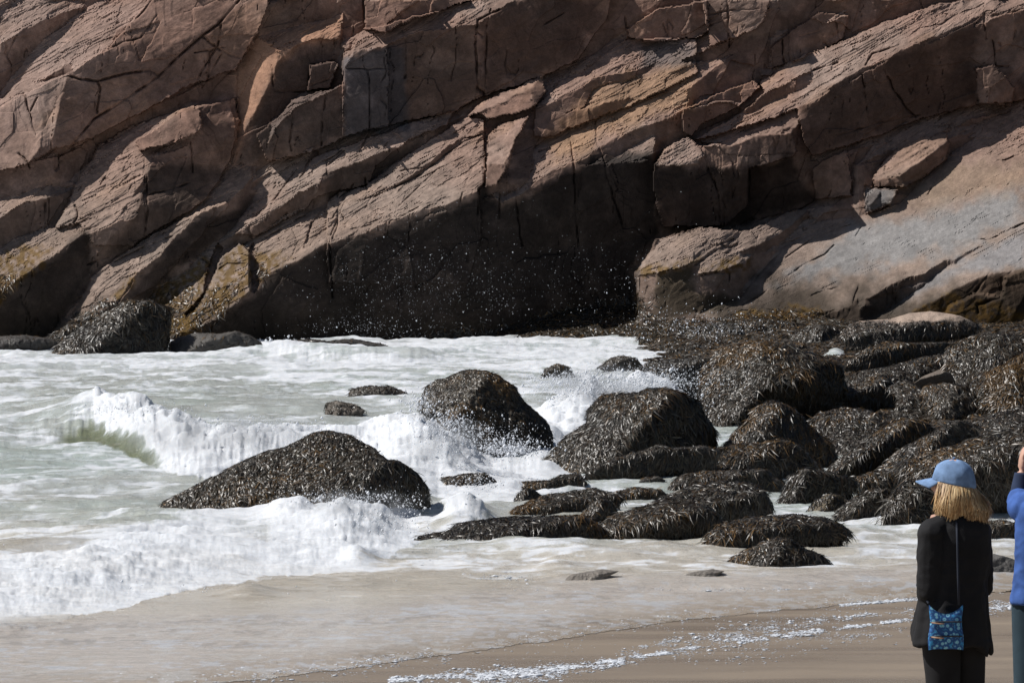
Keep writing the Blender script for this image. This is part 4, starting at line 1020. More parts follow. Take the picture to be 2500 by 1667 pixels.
B('smooth sandy-wet rock just breaking the swash, below the pointed mound of weed', 'S', [1650,1408,1690,1396,1740,1388,1770,1394,1740,1408,1690,1416], 1412, [(1710,1396,-.2,2.6),(1710,1396,.1,1.0)], weed=0, group='bare wet rocks in the swash', stone=(.16,.14,.12), thick=.4)
# upper shelf
U_ = 'seaweed covered rocks at the foot of the cliff'
B('long dark-fronted ledge of weed below the pale mound, upper right shore', 'I',
  [1215,240,1350,130,1500,92,1640,100,1860,90,1885,150,1700,195,1500,265,1300,300,1200,290], 292, [(1500,125,-.3,2.5),(1500,125,.2,.05)], zb=.28, gold=.2, group=U_)
B('wide shaggy dome of grey weed near the right edge, upper shore', 'I',
  [1840,180,1900,110,2050,50,2200,38,2352,58,2520,90,2560,250,2300,350,2000,380,1890,350], 375, [(2100,170,-.4,1.2),(2200,150,.2,1.3)], zb=.3, gold=.15, wl=0.122, group=U_)
B('bare arched stone with a black hollow under it, upper shore', 'I',
  [1645,360,1700,312,1820,264,1885,290,1918,345,1850,362,1750,382,1690,402], 398, [(1780,300,-.3,2.0),(1800,300,.3,-.4)], weed=0, zb=.28, group='bare stones on the weedy shelf', stone=(.14,.11,.085))
B('clump of weed in front of the bare arched stone', 'I', [1685,400,1740,370,1850,350,1970,370,2055,440,2040,520,1850,565,1740,520], 560, [(1850,420,-.3,1.1),(1900,400,.3,.8)], zb=.22, gold=.3, group=U_)
B('tall shaggy brown bank of weed at the right edge, above the woman', 'I',
  [1960,385,2100,300,2250,222,2352,170,2540,130,2640,300,2620,500,2200,565,2080,520,2050,440], 560, [(2250,350,-.4,.9),(2300,330,.2,.9)], zb=.22, gold=.4, wl=0.122, group=U_)
B('low field of matted weed between the arched stone and the steep dark boulder', 'I', [1480,380,1600,330,1700,400,1800,500,1800,570,1650,600,1500,600,1560,460], 590, [(1650,430,-.2,1.6),(1650,430,.2,1.2)], zb=.12, gold=.1, group=U_)
B('pale rounded mound with a bare tan crown and a skirt of weed below the slab', 'F',
  [1190,1080,1230,1035,1300,1002,1500,988,1620,950,1760,938,1950,968,2065,1040,2020,1090,1700,1140,1400,1180,1250,1210], 1190, [(1600,1030,-.3,2.4),(1600,1030,.1,.3)], zb=.3, gold=.1, bare=(.62,.72,(.36,.27,.21)), group=U_, stone=(.1,.08,.065))
B('silvery tangle of weed left of the pale mound, beside the small pool of foam', 'F', [860,1120,900,1070,1000,1020,1150,1040,1200,1100,1210,1190,1000,1195,930,1160], 1185, [(1020,1080,-.3,1.1),(1050,1080,.3,.9)], zb=.18, gold=.05, group=U_)
B('low weedy bank running left from the silvery tangle to the foam', 'F', [200,1060,400,1010,650,985,900,1010,940,1080,900,1130,700,1110,500,1140,250,1130], 1120, [(600,1040,-.2,1.7),(600,1040,.1,.8)], zb=.12, gold=.15, group=U_)
B('dark matted slope of weed right of the huge black-faced boulder', 'I', [1180,330,1300,280,1500,250,1700,190,1900,160,1880,260,1700,320,1500,380,1300,420,1200,440], 400, [(1500,280,-.3,1.3),(1500,280,.1,1.2)], zb=.22, gold=.15, group=U_)
# rocks out in the white water
W_ = 'dark rocks awash in the white water'
B('half-submerged dark rock left of the golden-shouldered boulder', 'H', [130,300,150,258,260,240,400,243,500,280,535,315,350,335,200,325], 325, [(330,265,-.2,1.8),(330,265,.2,.4)], weed=.5, group=W_, gold=.05, wl=0.058)
B('brownish rock almost drowned in surf, left of the half-submerged one', 'H', [-20,420,-10,345,60,335,170,355,240,395,180,430], 425, [(100,360,.2,1.0),(100,330,.3,.6)], weed=.4, group=W_, wl=0.050, stone=(.12,.1,.08))
B('small grey rock behind the splash, left and smaller of a pair', 'E', [1350,1365,1390,1305,1470,1272,1540,1295,1580,1350,1480,1375], 1362, [(1460,1300,-.3,1.6),(1460,1300,.2,.3)], weed=.6, group=W_, wl=0.050)
B('larger grey rock behind the splash, right of the pair', 'E', [1720,1300,1800,1240,1880,1223,1970,1240,2020,1300,1990,1350,1850,1330], 1335, [(1880,1250,-.3,1.6),(1880,1250,.2,.3)], weed=.6, group=W_, wl=0.050)
B('thin dark rock between two strips of foam at the cliff foot', 'F', [20,1215,80,1180,180,1160,300,1152,345,1185,250,1205,120,1215], 1207, [(200,1175,-.2,2.4),(200,1175,.2,.6)], weed=.7, zb=.03, group=W_, wl=0.058)
B('shaggy mound of black weed at the cliff foot on the far left', 'D', [320,1205,400,1130,560,1010,700,940,840,868,960,880,1080,915,1085,1010,1065,1195,900,1230,600,1225], 1205, [(780,960,-.4,1.1),(900,980,.35,.3)], gold=.15, wl=0.115, group=U_, stone=(.07,.06,.05))
B('dark low skirt of weed left of the shaggy mound at the far left cliff foot', 'D', [220,1170,330,1090,480,1000,560,990,520,1060,400,1130,340,1175], 1168, [(400,1090,-.3,1.2),(420,1080,.3,.8)], gold=.1, wl=0.094, group=U_)
G_ = 'low black rocks along the cliff foot on the left'
B('long low black rock at the left edge where the cliff meets the white water', 'S', [-140,850,-120,826,-20,822,60,818,120,826,150,838,130,848,60,852], 850, [(60,824,-.2,1.2),(60,790,.25,.05)], weed=.10, lump=1.5, group=G_, stone=(.045,.04,.036), thick=1.5, wl=.08)
B('black angular rock at the foot of the dark wall, right of the shaggy mound', 'S', [405,862,412,838,440,822,480,812,530,815,575,808,610,818,640,836,640,862], 860, [(520,818,-.4,1.0),(540,818,.25,.05)], weed=.06, lump=1.5, group=G_, stone=(.06,.053,.046), thick=1.5, wl=.07)
B('low black rock at the foot of the dark wall, left of the cavity', 'S', [660,860,690,836,750,828,800,834,860,828,930,840,975,851,900,858], 855, [(760,834,-.2,1.1),(780,834,.25,.05)], weed=.25, lump=1.5, group=G_, stone=(.045,.04,.036), thick=1.5, wl=.08)
# weed on the cliff foot itself
wm = np.zeros(UU.shape)
def wpatch(R, P, s, t=1.0):
    global wm
    P = q(R, P); d = segdist(UU, VV, P, True); ins = inpoly(UU, VV, P)
    wm = np.maximum(wm, t*sstep(s, -s, np.where(ins, -d, d)+18*fbm(UU/14, VV/14, 4, 201)))
wpatch('F', (-200,1060,0,960,270,1035,540,945,1050,950,1230,1050,1500,1100,2070,1060,2352,1020,3500,1000,3500,1500,-200,1500), 8)
wpatch('E', (1300,960,1700,880,2000,840,2100,1000,2400,1000,2400,1300,1300,1300), 12, .8)
wpatch('E', (0,1100,400,1120,800,1060,1300,1020,1300,1300,0,1300), 10, .7)
wpatch('D', (500,950,640,860,760,880,840,930,560,1080,400,1180,250,1190), 8, .9)
wpatch('D', (1000,800,1250,780,1240,940,1150,1080,1080,1080,1000,900), 10, .45)
wpatch('D', (1330,800,1540,760,1500,900,1380,990,1150,1090), 10, .45)
wpatch('D', (-100,740,60,680,90,760,0,850,-100,900), 8, .8); wpatch('D', (1620,640,1700,640,1700,700,1640,790,1610,700), 6, .6)
i4 = gridfaces(NR, NC); fwm = wm.reshape(-1)[i4].mean(1)
sel = (fwm > .03) & (PTS.reshape(-1, 3)[i4[:, 0], 2] > -.15)
PV = PTS.reshape(-1, 3); i5 = i4[sel]
p, n, ix = surf_samples(PV, i5, 1100*fwm[sel], 77)
n = np.where(n[:, 1:2] > 0, -n, n)
bb_ = np.linalg.norm(n, axis=1) > .5; p = p[bb_]; n = n[bb_]; ix = ix[bb_]
gA = A_.reshape(-1)[i5[ix][:, 0]]
gm = np.random.default_rng(5).random(len(p)) < np.clip(.12+gA*.7, 0, 1)
V, Fq, Cc = strands(p, n, .11, .016, 78, gold=gm*.85)
tag(mesh_from('seaweed', V, Fq, True, M_WEED, cols=np.clip(Cc, .005, 1)), 'brown and golden seaweed matting the wet foot of the cliff', 'seaweed', kind='stuff')
p, n, ix = surf_samples(P_.reshape(-1, 3), shF, 600, 79, lambda cn, nn_: (cn[:, 2] > .0)*1.0)
V, Fq, Cc = strands(p, np.abs(n)*np.sign(n[:, 2:3])*0+np.where(n[:, 2:3] < 0, -n, n), .11, .015, 80, gold=(np.random.default_rng(6).random(len(p)) < .2)*.8)
tag(mesh_from('seaweed', V, Fq, True, M_WEED, cols=np.clip(Cc, .005, 1)), 'matted dark seaweed carpeting the flat rock between the boulders', 'seaweed', kind='stuff')
# ------------------------------------------------------------------ spray: drops of water in the air
def drops(spots, name_label, seed):
    r = np.random.default_rng(seed); P = []; S = []
    for (u0, v0, su, sv, D, dd, n, s0) in spots:
        n = int(n*1.7)
        uu = u0+su*r.normal(size=n); vv = v0+sv*r.normal(size=n)*np.where(r.random(n) < .5, 1, .6); DD = D+dd*r.normal(size=n)
        P.append(at(uu, vv, DD)); S.append(s0*.55*np.exp(.6*r.normal(size=n)))
    P = np.concatenate(P); S = np.concatenate(S); k = P[:, 2] > .02; P = P[k]; S = S[k]
    oct_ = np.array([[1,0,0],[-1,0,0],[0,1,0],[0,-1,0],[0,0,1.3],[0,0,-1.3]], float)
    of = np.array([[0,2,4],[2,1,4],[1,3,4],[3,0,4],[2,0,5],[1,2,5],[3,1,5],[0,3,5]])
    V = (P[:, None]+oct_[None]*S[:, None, None]).reshape(-1, 3); Fq = ((np.arange(len(P))*6)[:, None, None]+of[None]).reshape(-1, 3)
    o = mesh_from('spray', V, Fq, True, M_DROP); tag(o, name_label, 'spray', kind='stuff')
M_DROP, nt, b = newmat('water_drops'); b.inputs['Base Color'].default_value = (.72, .75, .8, 1); b.inputs['Roughness'].default_value = .4
drops([(980,690,130,85,84,.5,1000,.0030),(1250,660,190,90,84,.5,250,.0042),(1500,700,130,60,83,.5,240,.004),(1700,800,90,30,75,1,400,.007),(900,800,90,25,83,.5,300,.0045),(1180,730,50,50,84,.4,70,.006)],
      'white spray flying in front of the dark cavity wall of the cliff', 3)
drops([(1450,945,90,22,60.5,.5,2200,.006),(1560,930,90,22,60,.6,2000,.006),(1620,1000,45,35,59.5,.3,900,.007),(1380,930,60,14,61,.4,700,.007)], 'spray thrown up between the boulders right of mid-water', 4)
drops([(1180,1075,70,26,52.8,.2,800,.0055),(1090,1040,40,25,53,.2,700,.0065),(1250,1100,40,14,52.6,.2,700,.007),(1020,985,25,25,54,.2,400,.006)], 'fine drops beaded against the golden-shouldered boulder', 5)
drops([(850,1215,70,12,43.8,.2,500,.0045),(930,1270,45,20,43.6,.2,300,.0045),(1000,1235,25,30,44.6,.2,120,.005),(1170,1180,35,18,47,.2,250,.005)], 'drops along the crest of the foaming wave by the wedge boulder', 6)
drops([(330,1000,90,12,54.2,.3,400,.0045),(560,1030,90,10,54.4,.3,400,.005),(700,1040,60,12,54.4,.3,250,.005)], 'fine drops blown off the breaking wave at left', 7)
drops([(690,836,60,6,84,.5,250,.009),(350,1440,200,14,40.5,.3,300,.004),(100,1400,160,25,41.5,.3,200,.004)], 'scattered drops over the foam in the left foreground and distant swell', 8)

# bits of foam left by the swash on the wet sand
r = np.random.default_rng(91); P = []; S = []
def fleck_line(pts, n, spread, s0, patchy=.5):
    n = int(n*2.2); pts = np.array(pts, float); t = r.random(n); tt = np.r_[0, np.cumsum(np.hypot(*np.diff(pts, axis=0).T))]; t = t*tt[-1]
    u = np.interp(t, tt, pts[:, 0]); v = np.interp(t, tt, pts[:, 1])+spread*r.normal(size=n)*(1+.5*np.sin(u/90))
    k = fbm(u/35, v/10, 3, 600+n)*1.4+r.random(n)*.6 > patchy-.25; u = u[k]; v = v[k]
    D = ground(u, v); p = at(u, v, D); p[:, 2] += .004
    P.append(p); S.append(s0*.36*np.exp(.55*r.normal(size=len(u))))
fleck_line([(1150,1655),(1400,1628),(1600,1598),(1800,1565),(2000,1540),(2200,1515),(2500,1478)], 2600, 3.5, .014, .3)
fleck_line([(950,1660),(1300,1645),(1560,1610)], 1900, 8, .013, .35)
fleck_line([(1560,1580),(1900,1530),(2200,1490),(2500,1465)], 1500, 7, .011, .4)
fleck_line([(1500,1600),(1900,1575),(2300,1530)], 1100, 16, .009, .45)
fleck_line([(2050,1478),(2250,1462)], 500, 2.5, .012, .3)
fleck_line([(0,1560),(500,1540),(1000,1500),(1600,1470)], 2600, 26, .010, .45)
fleck_line([(0,1640),(600,1640),(1100,1600)], 1800, 18, .010, .45)
fleck_line([(0,1600),(900,1560),(1700,1500),(2300,1450)], 4200, 34, .0075, .5)
fleck_line([(1100,1400),(1700,1430),(2200,1420)], 1400, 12, .011, .4)
P = np.concatenate(P); S = np.concatenate(S)
oct_ = np.array([[1.6,0,0],[-1.6,0,0],[0,1,0],[0,-1,0],[0,0,.45],[0,0,-.4],[.9,.7,.2],[-.9,-.7,.2]], float)
of = np.array([[0,6,4],[6,2,4],[2,1,4],[1,7,4],[7,3,4],[3,0,4],[2,0,5],[1,2,5],[3,1,5],[0,3,5]])
jit = 1+.35*r.normal(size=(len(P), 8, 1))
V = (P[:, None]+oct_[None]*S[:, None, None]*jit).reshape(-1, 3); Fq = ((np.arange(len(P))*8)[:, None, None]+of[None]).reshape(-1, 3)
tag(mesh_from('sea_foam', V, Fq, True, M_DROP), 'flecks of white foam left in lines on the wet sand', 'foam', kind='stuff')

# ------------------------------------------------------------------ people
def tube(pts, rad, n=14, flat=1.0, cap=True):
    pts = np.array(pts, float); m_ = len(pts); V = []
    up0 = np.array([0, 1, .01])
    rad = [(r_, r_) if np.isscalar(r_) else r_ for r_ in rad]
    for i in range(m_):
        t = pts[min(i+1, m_-1)]-pts[max(i-1, 0)]; t /= np.linalg.norm(t)+1e-9
        a = np.cross(up0, t)
        if np.linalg.norm(a) < .1: a = np.cross([1, 0, 0], t)
        a /= np.linalg.norm(a); b_ = np.cross(t, a)
        for k in range(n):
            an = 2*math.pi*k/n; V.append(pts[i]+a*math.cos(an)*rad[i][0]+b_*math.sin(an)*rad[i][1])
    F4 = [[i*n+k, i*n+(k+1) % n, (i+1)*n+(k+1) % n, (i+1)*n+k] for i in range(m_-1) for k in range(n)]
    V.append(pts[0]); V.append(pts[-1]); c0 = len(V)-2
    F3 = [[c0, (k+1) % n, k] for k in range(n)]+[[c0+1, (m_-1)*n+k, (m_-1)*n+(k+1) % n] for k in range(n)]
    return np.array(V), F4, F3
def chain(pts, rad, sub=4):
    pts = np.array(pts, float); o = []; rr_ = []; rad = [np.array([r_, r_]) if np.isscalar(r_) else np.array(r_, float) for r_ in rad]
    for i in range(len(pts)-1):
        for k in range(sub): o.append(pts[i]+(pts[i+1]-pts[i])*k/sub); rr_.append(rad[i]+(rad[i+1]-rad[i])*k/sub)
    o.append(pts[-1]); rr_.append(rad[-1])
    return tube(o, rr_)
def ball(c_, r_, n=20, R=None):
    V = []; F4 = []; 
    for i in range(n+1):
        ph = math.pi*i/n
        for k in range(n*2):
            th_ = math.pi*k/n; V.append([math.sin(ph)*math.cos(th_)*r_[0], math.sin(ph)*math.sin(th_)*r_[1], math.cos(ph)*r_[2]])
    F4 = [[i*2*n+k, (i+1)*2*n+k, (i+1)*2*n+(k+1) % (2*n), i*2*n+(k+1) % (2*n)] for i in range(n) for k in range(2*n)]
    V = np.array(V)
    if R is not None: V = V@np.array(R).T
    return V+np.array(c_), F4, []
def fuse(name, parts, mat, voxel=.008, smooth=5, parent=None, wr=0):
    me = bpy.data.meshes.new(name); V = []; Fs = []; off = 0
    for v, f4, f3 in parts:
        V.append(v); Fs += [[j+off for j in q_] for q_ in f4]+[[j+off for j in q_] for q_ in f3]; off += len(v)
    me.from_pydata(np.concatenate(V).tolist(), [], Fs)
    o = bpy.data.objects.new(name, me); COL.objects.link(o)
    m1 = o.modifiers.new('r', 'REMESH'); m1.mode = 'VOXEL'; m1.voxel_size = voxel
    m2 = o.modifiers.new('s', 'SMOOTH'); m2.factor = .5; m2.iterations = smooth
    dg = bpy.context.evaluated_depsgraph_get(); dg.update()
    nm = bpy.data.meshes.new_from_object(o.evaluated_get(dg)); o.modifiers.clear(); o.data = nm; nm.name = name
    if wr:
        co = np.empty(len(nm.vertices)*3); nm.vertices.foreach_get('co', co); co = co.reshape(-1, 3); no = np.empty(len(nm.vertices)*3); nm.vertices.foreach_get('normal', no); no = no.reshape(-1, 3)
        q1 = co*np.array([9, 9, 3.2]); q2 = co*np.array([7, 7, 13]); w1 = 1-2*np.abs(fbm3(q1, 1, 2, 61)); w2 = 1-2*np.abs(fbm3(q2+.5*q1, 1, 2, 62))
        co += no*(wr*(.7*w1+.5*w2))[:, None]; nm.vertices.foreach_set('co', co.ravel())
    nm.polygons.foreach_set('use_smooth', [True]*len(nm.polygons)); nm.materials.clear(); nm.materials.append(mat)
    if parent: o.parent = parent
    return o
def plain(name, col, rough=.8, spec=.3, noise=None, bump=.0, sc=200):
    m, nt, b = newmat(name); L = nt.links.new
    b.inputs['Roughness'].default_value = rough; b.inputs['Specular IOR Level'].default_value = spec
    tc = node(nt, 'ShaderNodeTexCoord'); nz = node(nt, 'ShaderNodeTexNoise', i_Scale=noise or 12.0, i_Detail=5.0); L(tc.outputs['Object'], nz.inputs['Vector'])
    mr = node(nt, 'ShaderNodeMapRange', i_1=.3, i_2=.7, i_3=.75, i_4=1.2); L(nz.outputs[0], mr.inputs[0])
    vm = node(nt, 'ShaderNodeVectorMath', operation='SCALE'); vm.inputs[0].default_value = col; L(mr.outputs[0], vm.inputs['Scale']); L(vm.outputs[0], b.inputs['Base Color'])
    if bump:
        n2_ = node(nt, 'ShaderNodeTexNoise', i_Scale=float(sc), i_Detail=3.0); L(tc.outputs['Object'], n2_.inputs['Vector'])
        bp = node(nt, 'ShaderNodeBump', i_Strength=bump, i_Distance=.004); L(n2_.outputs[0], bp.inputs['Height']); L(bp.outputs[0], b.inputs['Normal'])
    return m
M_SKIN = plain('skin', (.55, .33, .25), .55, .4); M_BLACK = plain('black_knit', (.015, .015, .017), .85, .25, 9, .5, 260)
M_TROUS = plain('black_cloth', (.016, .016, .018), .85, .25, 9); M_DENIMCAP = plain('washed_blue_cotton', (.19, .30, .50), .85, .2, 30, .5, 400)
M_HOOD = plain('blue_fleece', (.055, .12, .36), .9, .2, 14, .5, 300); M_NAVY = plain('navy_cuff', (.03, .045, .09), .9, .2); M_JEANS = plain('dark_teal_denim', (.03, .055, .075), .85, .25, 10, .4, 300)
M_SHOE = plain('dark_shoe', (.03, .028, .026), .7, .3); M_DARKHAIR = plain('brown_hair', (.06, .035, .02), .5, .4)
m, nt, b = newmat('blond_hair'); at_ = node(nt, 'ShaderNodeAttribute', attribute_name='Col'); nt.links.new(at_.outputs['Color'], b.inputs['Base Color']); b.inputs['Roughness'].default_value = .55; M_HAIR = m
m, nt, b = newmat('flowered_blue_cloth'); L = nt.links.new
tc = node(nt, 'ShaderNodeTexCoord'); vo = node(nt, 'ShaderNodeTexVoronoi', i_Scale=38.0); L(tc.outputs['Object'], vo.inputs['Vector'])
v2 = node(nt, 'ShaderNodeTexVoronoi', i_Scale=95.0); L(tc.outputs['Object'], v2.inputs['Vector'])
rp = node(nt, 'ShaderNodeValToRGB'); e_ = rp.color_ramp.elements; e_[0].position = 0; e_[0].color = (.02, .16, .40, 1); e_[1].position = .18; e_[1].color = (.30, .80, .98, 1)
for ps, cl_ in ((.30, (.40, .85, .98, 1)), (.40, (.02, .14, .42, 1)), (.62, (.015, .05, .16, 1)), (.80, (.05, .38, .75, 1))):
    x_ = e_.new(ps); x_.color = cl_
L(vo.outputs['Distance'], rp.inputs[0])
r2_ = node(nt, 'ShaderNodeValToRGB'); r2_.color_ramp.elements[0].position = .12; r2_.color_ramp.elements[0].color = (.35, .72, .92, 1); r2_.color_ramp.elements[1].position = .3; r2_.color_ramp.elements[1].color = (.02, .10, .32, 1)
L(v2.outputs['Distance'], r2_.inputs[0]); mx = node(nt, 'ShaderNodeMixRGB', i_0=.35); L(rp.outputs[0], mx.inputs[1]); L(r2_.outputs[0], mx.inputs[2]); L(mx.outputs[0], b.inputs['Base Color']); b.inputs['Roughness'].default_value = .75
M_BAG = m
def loft(rows, n=72, fold=0.0, nf=9, seed=0, hem=None, open_bottom=True):
    """rows: (cx, cy, z, a, b); superellipse rings from the top down"""
    rows = np.array(rows, float); z = rows[:, 2]; zz = np.linspace(z[0], z[-1], 60)
    g_ = [np.interp(-zz, -z, rows[:, i]) for i in (0, 1, 3, 4)]
    V = []
    for j, z_ in enumerate(zz):
        k = j/59
        for i in range(n):
            t = 2*math.pi*i/n; c_, s_ = math.cos(t), math.sin(t); e = .85
            fo_ = 1+fold*(k**1.3)*(math.sin(nf*t+seed)+.6*math.sin((nf*2+1)*t+2.1*seed+1.5*k)+.5*math.sin(5*k*3+3*t))
            x_ = abs(c_)**e*np.sign(c_)*g_[2][j]*fo_; y_ = abs(s_)**e*np.sign(s_)*g_[3][j]*fo_
            dz = hem(t)*sstep(.8, 1, np.array(k)) if hem else 0
            V.append((g_[0][j]+x_, g_[1][j]+y_, z_-dz))
    V = np.array(V)
    F4 = [[j*n+i, (j+1)*n+i, (j+1)*n+(i+1) % n, j*n+(i+1) % n] for j in range(59) for i in range(n)]
    V = np.concatenate([V, [V[:n].mean(0)], [V[-n:].mean(0)+np.array([0, 0, .09])]]); F3 = [[len(V)-2, i, (i+1) % n] for i in range(n)]+[[len(V)-1, 59*n+(i+1) % n, 59*n+i] for i in range(n)]
    return V, F4, F3
def put(name, parts, mat, parent, solid=0.0, cols=None):
    V = []; f4 = []; f3 = []; off = 0
    for v, a_, b_ in parts:
        V.append(v); f4 += [[j+off for j in q_] for q_ in a_]; f3 += [[j+off for j in q_] for q_ in b_]; off += len(v)
    Fs = [np.array(f4)]+([np.array(f3)] if f3 else [])
    o = mesh_from(name, np.concatenate(V), Fs, True, mat, parent=parent, cols=cols)
    if solid:
        s_ = o.modifiers.new('t', 'SOLIDIFY'); s_.thickness = solid; s_.offset = -1
    return o
def head_parts(c_, f_, s=1.0):
    """c_ centre, f_ unit facing vector (horizontal)"""
    f_ = np.array(f_)/np.linalg.norm(f_); r_ = np.array([-f_[1], f_[0], 0])*-1; R = np.stack([f_, -r_, [0, 0, 1]], 1)
    c_ = np.array(c_); P_ = lambda a, b, z: c_+f_*a*s+r_*b*s+np.array([0, 0, z*s])
    L_ = [ball(P_(-.01, 0, .02), (.098*s, .076*s, .100*s), R=R), ball(P_(.035, 0, -.045), (.055*s, .055*s, .070*s), R=R), ball(P_(.062, 0, -.092), (.022*s, .024*s, .018*s), n=10, R=R),
          chain([P_(.078, 0, .02), P_(.100, 0, -.028), P_(.086, 0, -.038)], [.010*s, .013*s, .009*s]),
          ball(P_(.083, 0, -.060), (.010*s, .022*s, .007*s), n=8, R=R), ball(P_(.081, 0, -.072), (.010*s, .019*s, .007*s), n=8, R=R),
          ball(P_(.070, .03, .030), (.018*s, .022*s, .009*s), n=8, R=R), ball(P_(.070, -.03, .030), (.018*s, .022*s, .009*s), n=8, R=R)]
    for sg in (1, -1):
        L_ += [ball(P_(-.012, sg*.078, -.01), (.018*s, .008*s, .030*s), n=10, R=R), ball(P_(.055, sg*.038, -.022), (.026*s, .022*s, .024*s), n=8, R=R)]
    eyes = [ball(P_(.073, sg*.031, .008), (.013*s, .013*s, .011*s), n=10, R=R) for sg in (1, -1)]
    return L_, eyes, P_, R
def hand_parts(w_, d_, pn, curl=.9, thumb=1, s=1.0):
    """wrist w_, direction d_, palm normal pn"""
    w_ = np.array(w_, float); d_ = np.array(d_, float)/np.linalg.norm(d_); pn = np.array(pn, float); pn -= d_*(pn@d_); pn /= np.linalg.norm(pn); sd = np.cross(d_, pn)*thumb
    L_ = [chain([w_, w_+d_*.045*s, w_+d_*.085*s], [(.026*s, .018*s)]*1+[(.038*s, .016*s), (.040*s, .014*s)]) if False else ball(w_+d_*.048*s, (.045*s, .036*s, .015*s), n=12, R=np.stack([d_, sd, pn], 1))]
    for i, (off, ln) in enumerate(((-.027, .060), (-.009, .074), (.009, .080), (.027, .070))):
        b0 = w_+d_*.082*s+sd*off*s; p_ = [b0]; dd = d_.copy()
        for k in range(3):
            ang = curl*(.45+.35*k); dk = d_*math.cos(ang)+pn*math.sin(ang); p_.append(p_[-1]+dk*ln*s*(.45, .32, .25)[k])
        L_.append(chain(p_, [.0092*s, .0088*s, .008*s, .0068*s], 2))
    t0 = w_+d_*.025*s+sd*.026*s; t1 = t0+(sd*.7+d_*.6+pn*.25)*.035*s; t2 = t1+(d_*.8+sd*.15+pn*.5)*.030*s; t3 = t2+(d_*.8+pn*.5)*.022*s
    L_.append(chain([t0, t1, t2, t3], [.014*s, .011*s, .0095*s, .008*s], 2))
    return L_
def ribbons(starts, ends, mids, w_, colr_, seed):
    pass
PXM = 487.7
DW = 24.4; GZW = SL*(YW-DW); WX0 = float(at(2320, 1500, DW)[0])
def wl_(px, py): return (px-2320)/PXM*1.0, (1918-py)/PXM     # local x, z of a photo pixel at the woman's distance
# --- the woman -------------------------------------------------------------
ff = np.array([-.55, .83, 0]); rt = np.array([.83, .55, 0])       # body faces away to the left
hx, hz = wl_(2323, 1178); hf = (-.93, .37, 0)
hd, eyes, HP, HR = head_parts((hx, 0.02, hz), hf)
L_ = hd
neck = [(hx-.005, .02, hz-.03), (hx+.015, .015, 1.40), (hx+.03, 0, 1.34)]
L_.append(chain(neck, [.055, .052, .07]))
cx = .02
L_.append(chain([(cx, 0, 1.36), (cx, 0, 1.22), (cx, 0, 1.05), (cx, 0, .93), (cx, 0, .85)], [(.12, .08), (.16, .11), (.145, .10), (.17, .12), (.14, .11)]))
shl = lambda sg: np.array([cx, 0, 1.275])+rt*sg*.145
elb = [shl(-1)+np.array([-.010, -.01, -.29]), shl(1)+np.array([.02, .02, -.29])]
wri = [elb[0]+ff*.17+np.array([0, 0, -.13]), elb[1]+ff*.19-rt*.08+np.array([0, 0, -.10])]
wri[0] = elb[0]+np.array([.03, .22, -.09])
for s_, e, w_, tm in ((shl(-1), elb[0], wri[0], 1), (shl(1), elb[1], wri[1], -1)):
    L_.append(chain([s_, e, w_], [.05, .040, .028])); dd = w_-e; L_ += hand_parts(w_, dd+rt*.02*tm, (0, 0, -1), .7, tm)
hipc = np.array([cx-.005, 0, .88])
for sg in (-1, 1):
    hp = hipc+rt*sg*.085; kn = hp+np.array([.012, .01, -.42]); an = hp+np.array([.03, .0, -.80])
    L_.append(chain([hp, kn, an], [.085, .058, .042])); L_.append(chain([an, an+ff*.08+np.array([0, 0, -.045]), an+ff*.16+np.array([0, 0, -.05])], [.04, .035, .025]))
woman = fuse('person', L_, M_SKIN, .0075, 4)
woman.location = (WX0, DW, GZW)
tag(woman, 'person in a blue baseball cap and long black cardigan standing on the sand, looking at the waves', 'person')
woman['label'] = 'blond person in a blue cap and long black cardigan standing on the wet sand'
M_EYE = plain('eye_white', (.7, .68, .65), .2, .5)
for ey in eyes: put('eye', [ey], M_EYE, woman)
# cardigan: rings measured off the photo, right side a little lower, pointed hem corners
rows = []
for py, xl, xr, b_ in ((1247,2312,2372,.055),(1252,2302,2390,.08),(1262,2287,2402,.105),(1285,2266,2412,.125),(1316,2256,2415,.135),(1373,2252,2416,.14),(1410,2250,2408,.145),(1440,2247,2407,.15),(1480,2240,2410,.16),(1541,2228,2416,.175),(1574,2224,2419,.18)):
    a, z = wl_(xl, py); c_, _ = wl_(xr, py); rows.append(((a+c_)/2, .0, z, (c_-a)/2, b_))
def hem(t):
    d = 0
    for t0, h_, w_ in ((-.10, .055, .16), (-.55, .05, .14), (2.6, -.05, .5), (-2.2, -.01, .4)):
        a = math.atan2(math.sin(t-t0), math.cos(t-t0)); d += h_*math.exp(-(a/w_)**2)
    return d+.006*math.sin(7*t)
card = [loft(rows, fold=.03, nf=7, seed=1.3, hem=hem)]
for s_, e, w_ in ((shl(-1), elb[0], wri[0]), (shl(1), elb[1], wri[1])):
    sl2 = chain([s_+np.array([0, 0, .0]), s_*.5+e*.5, e, e*.45+w_*.55, w_], [.066, .066, .060, .056, .052], 5)
    v = sl2[0]; v += .004*np.stack([fbm3(v, 14, 3, 5), fbm3(v, 14, 3, 6), fbm3(v, 14, 3, 7)], 1); card.append((v, sl2[1], sl2[2]))
card += [chain([(cx, 0, 1.335), np.array([cx, 0, 1.31])*.5+(shl(sg)+np.array([0,0,.02]))*.5, shl(sg)], [.055, .062, .066]) for sg in (-1, 1)]+[ball(shl(sg), (.067, .067, .062)) for sg in (-1, 1)]
fuse('cardigan', card, M_BLACK, .006, 5, woman, .009)
tr = []
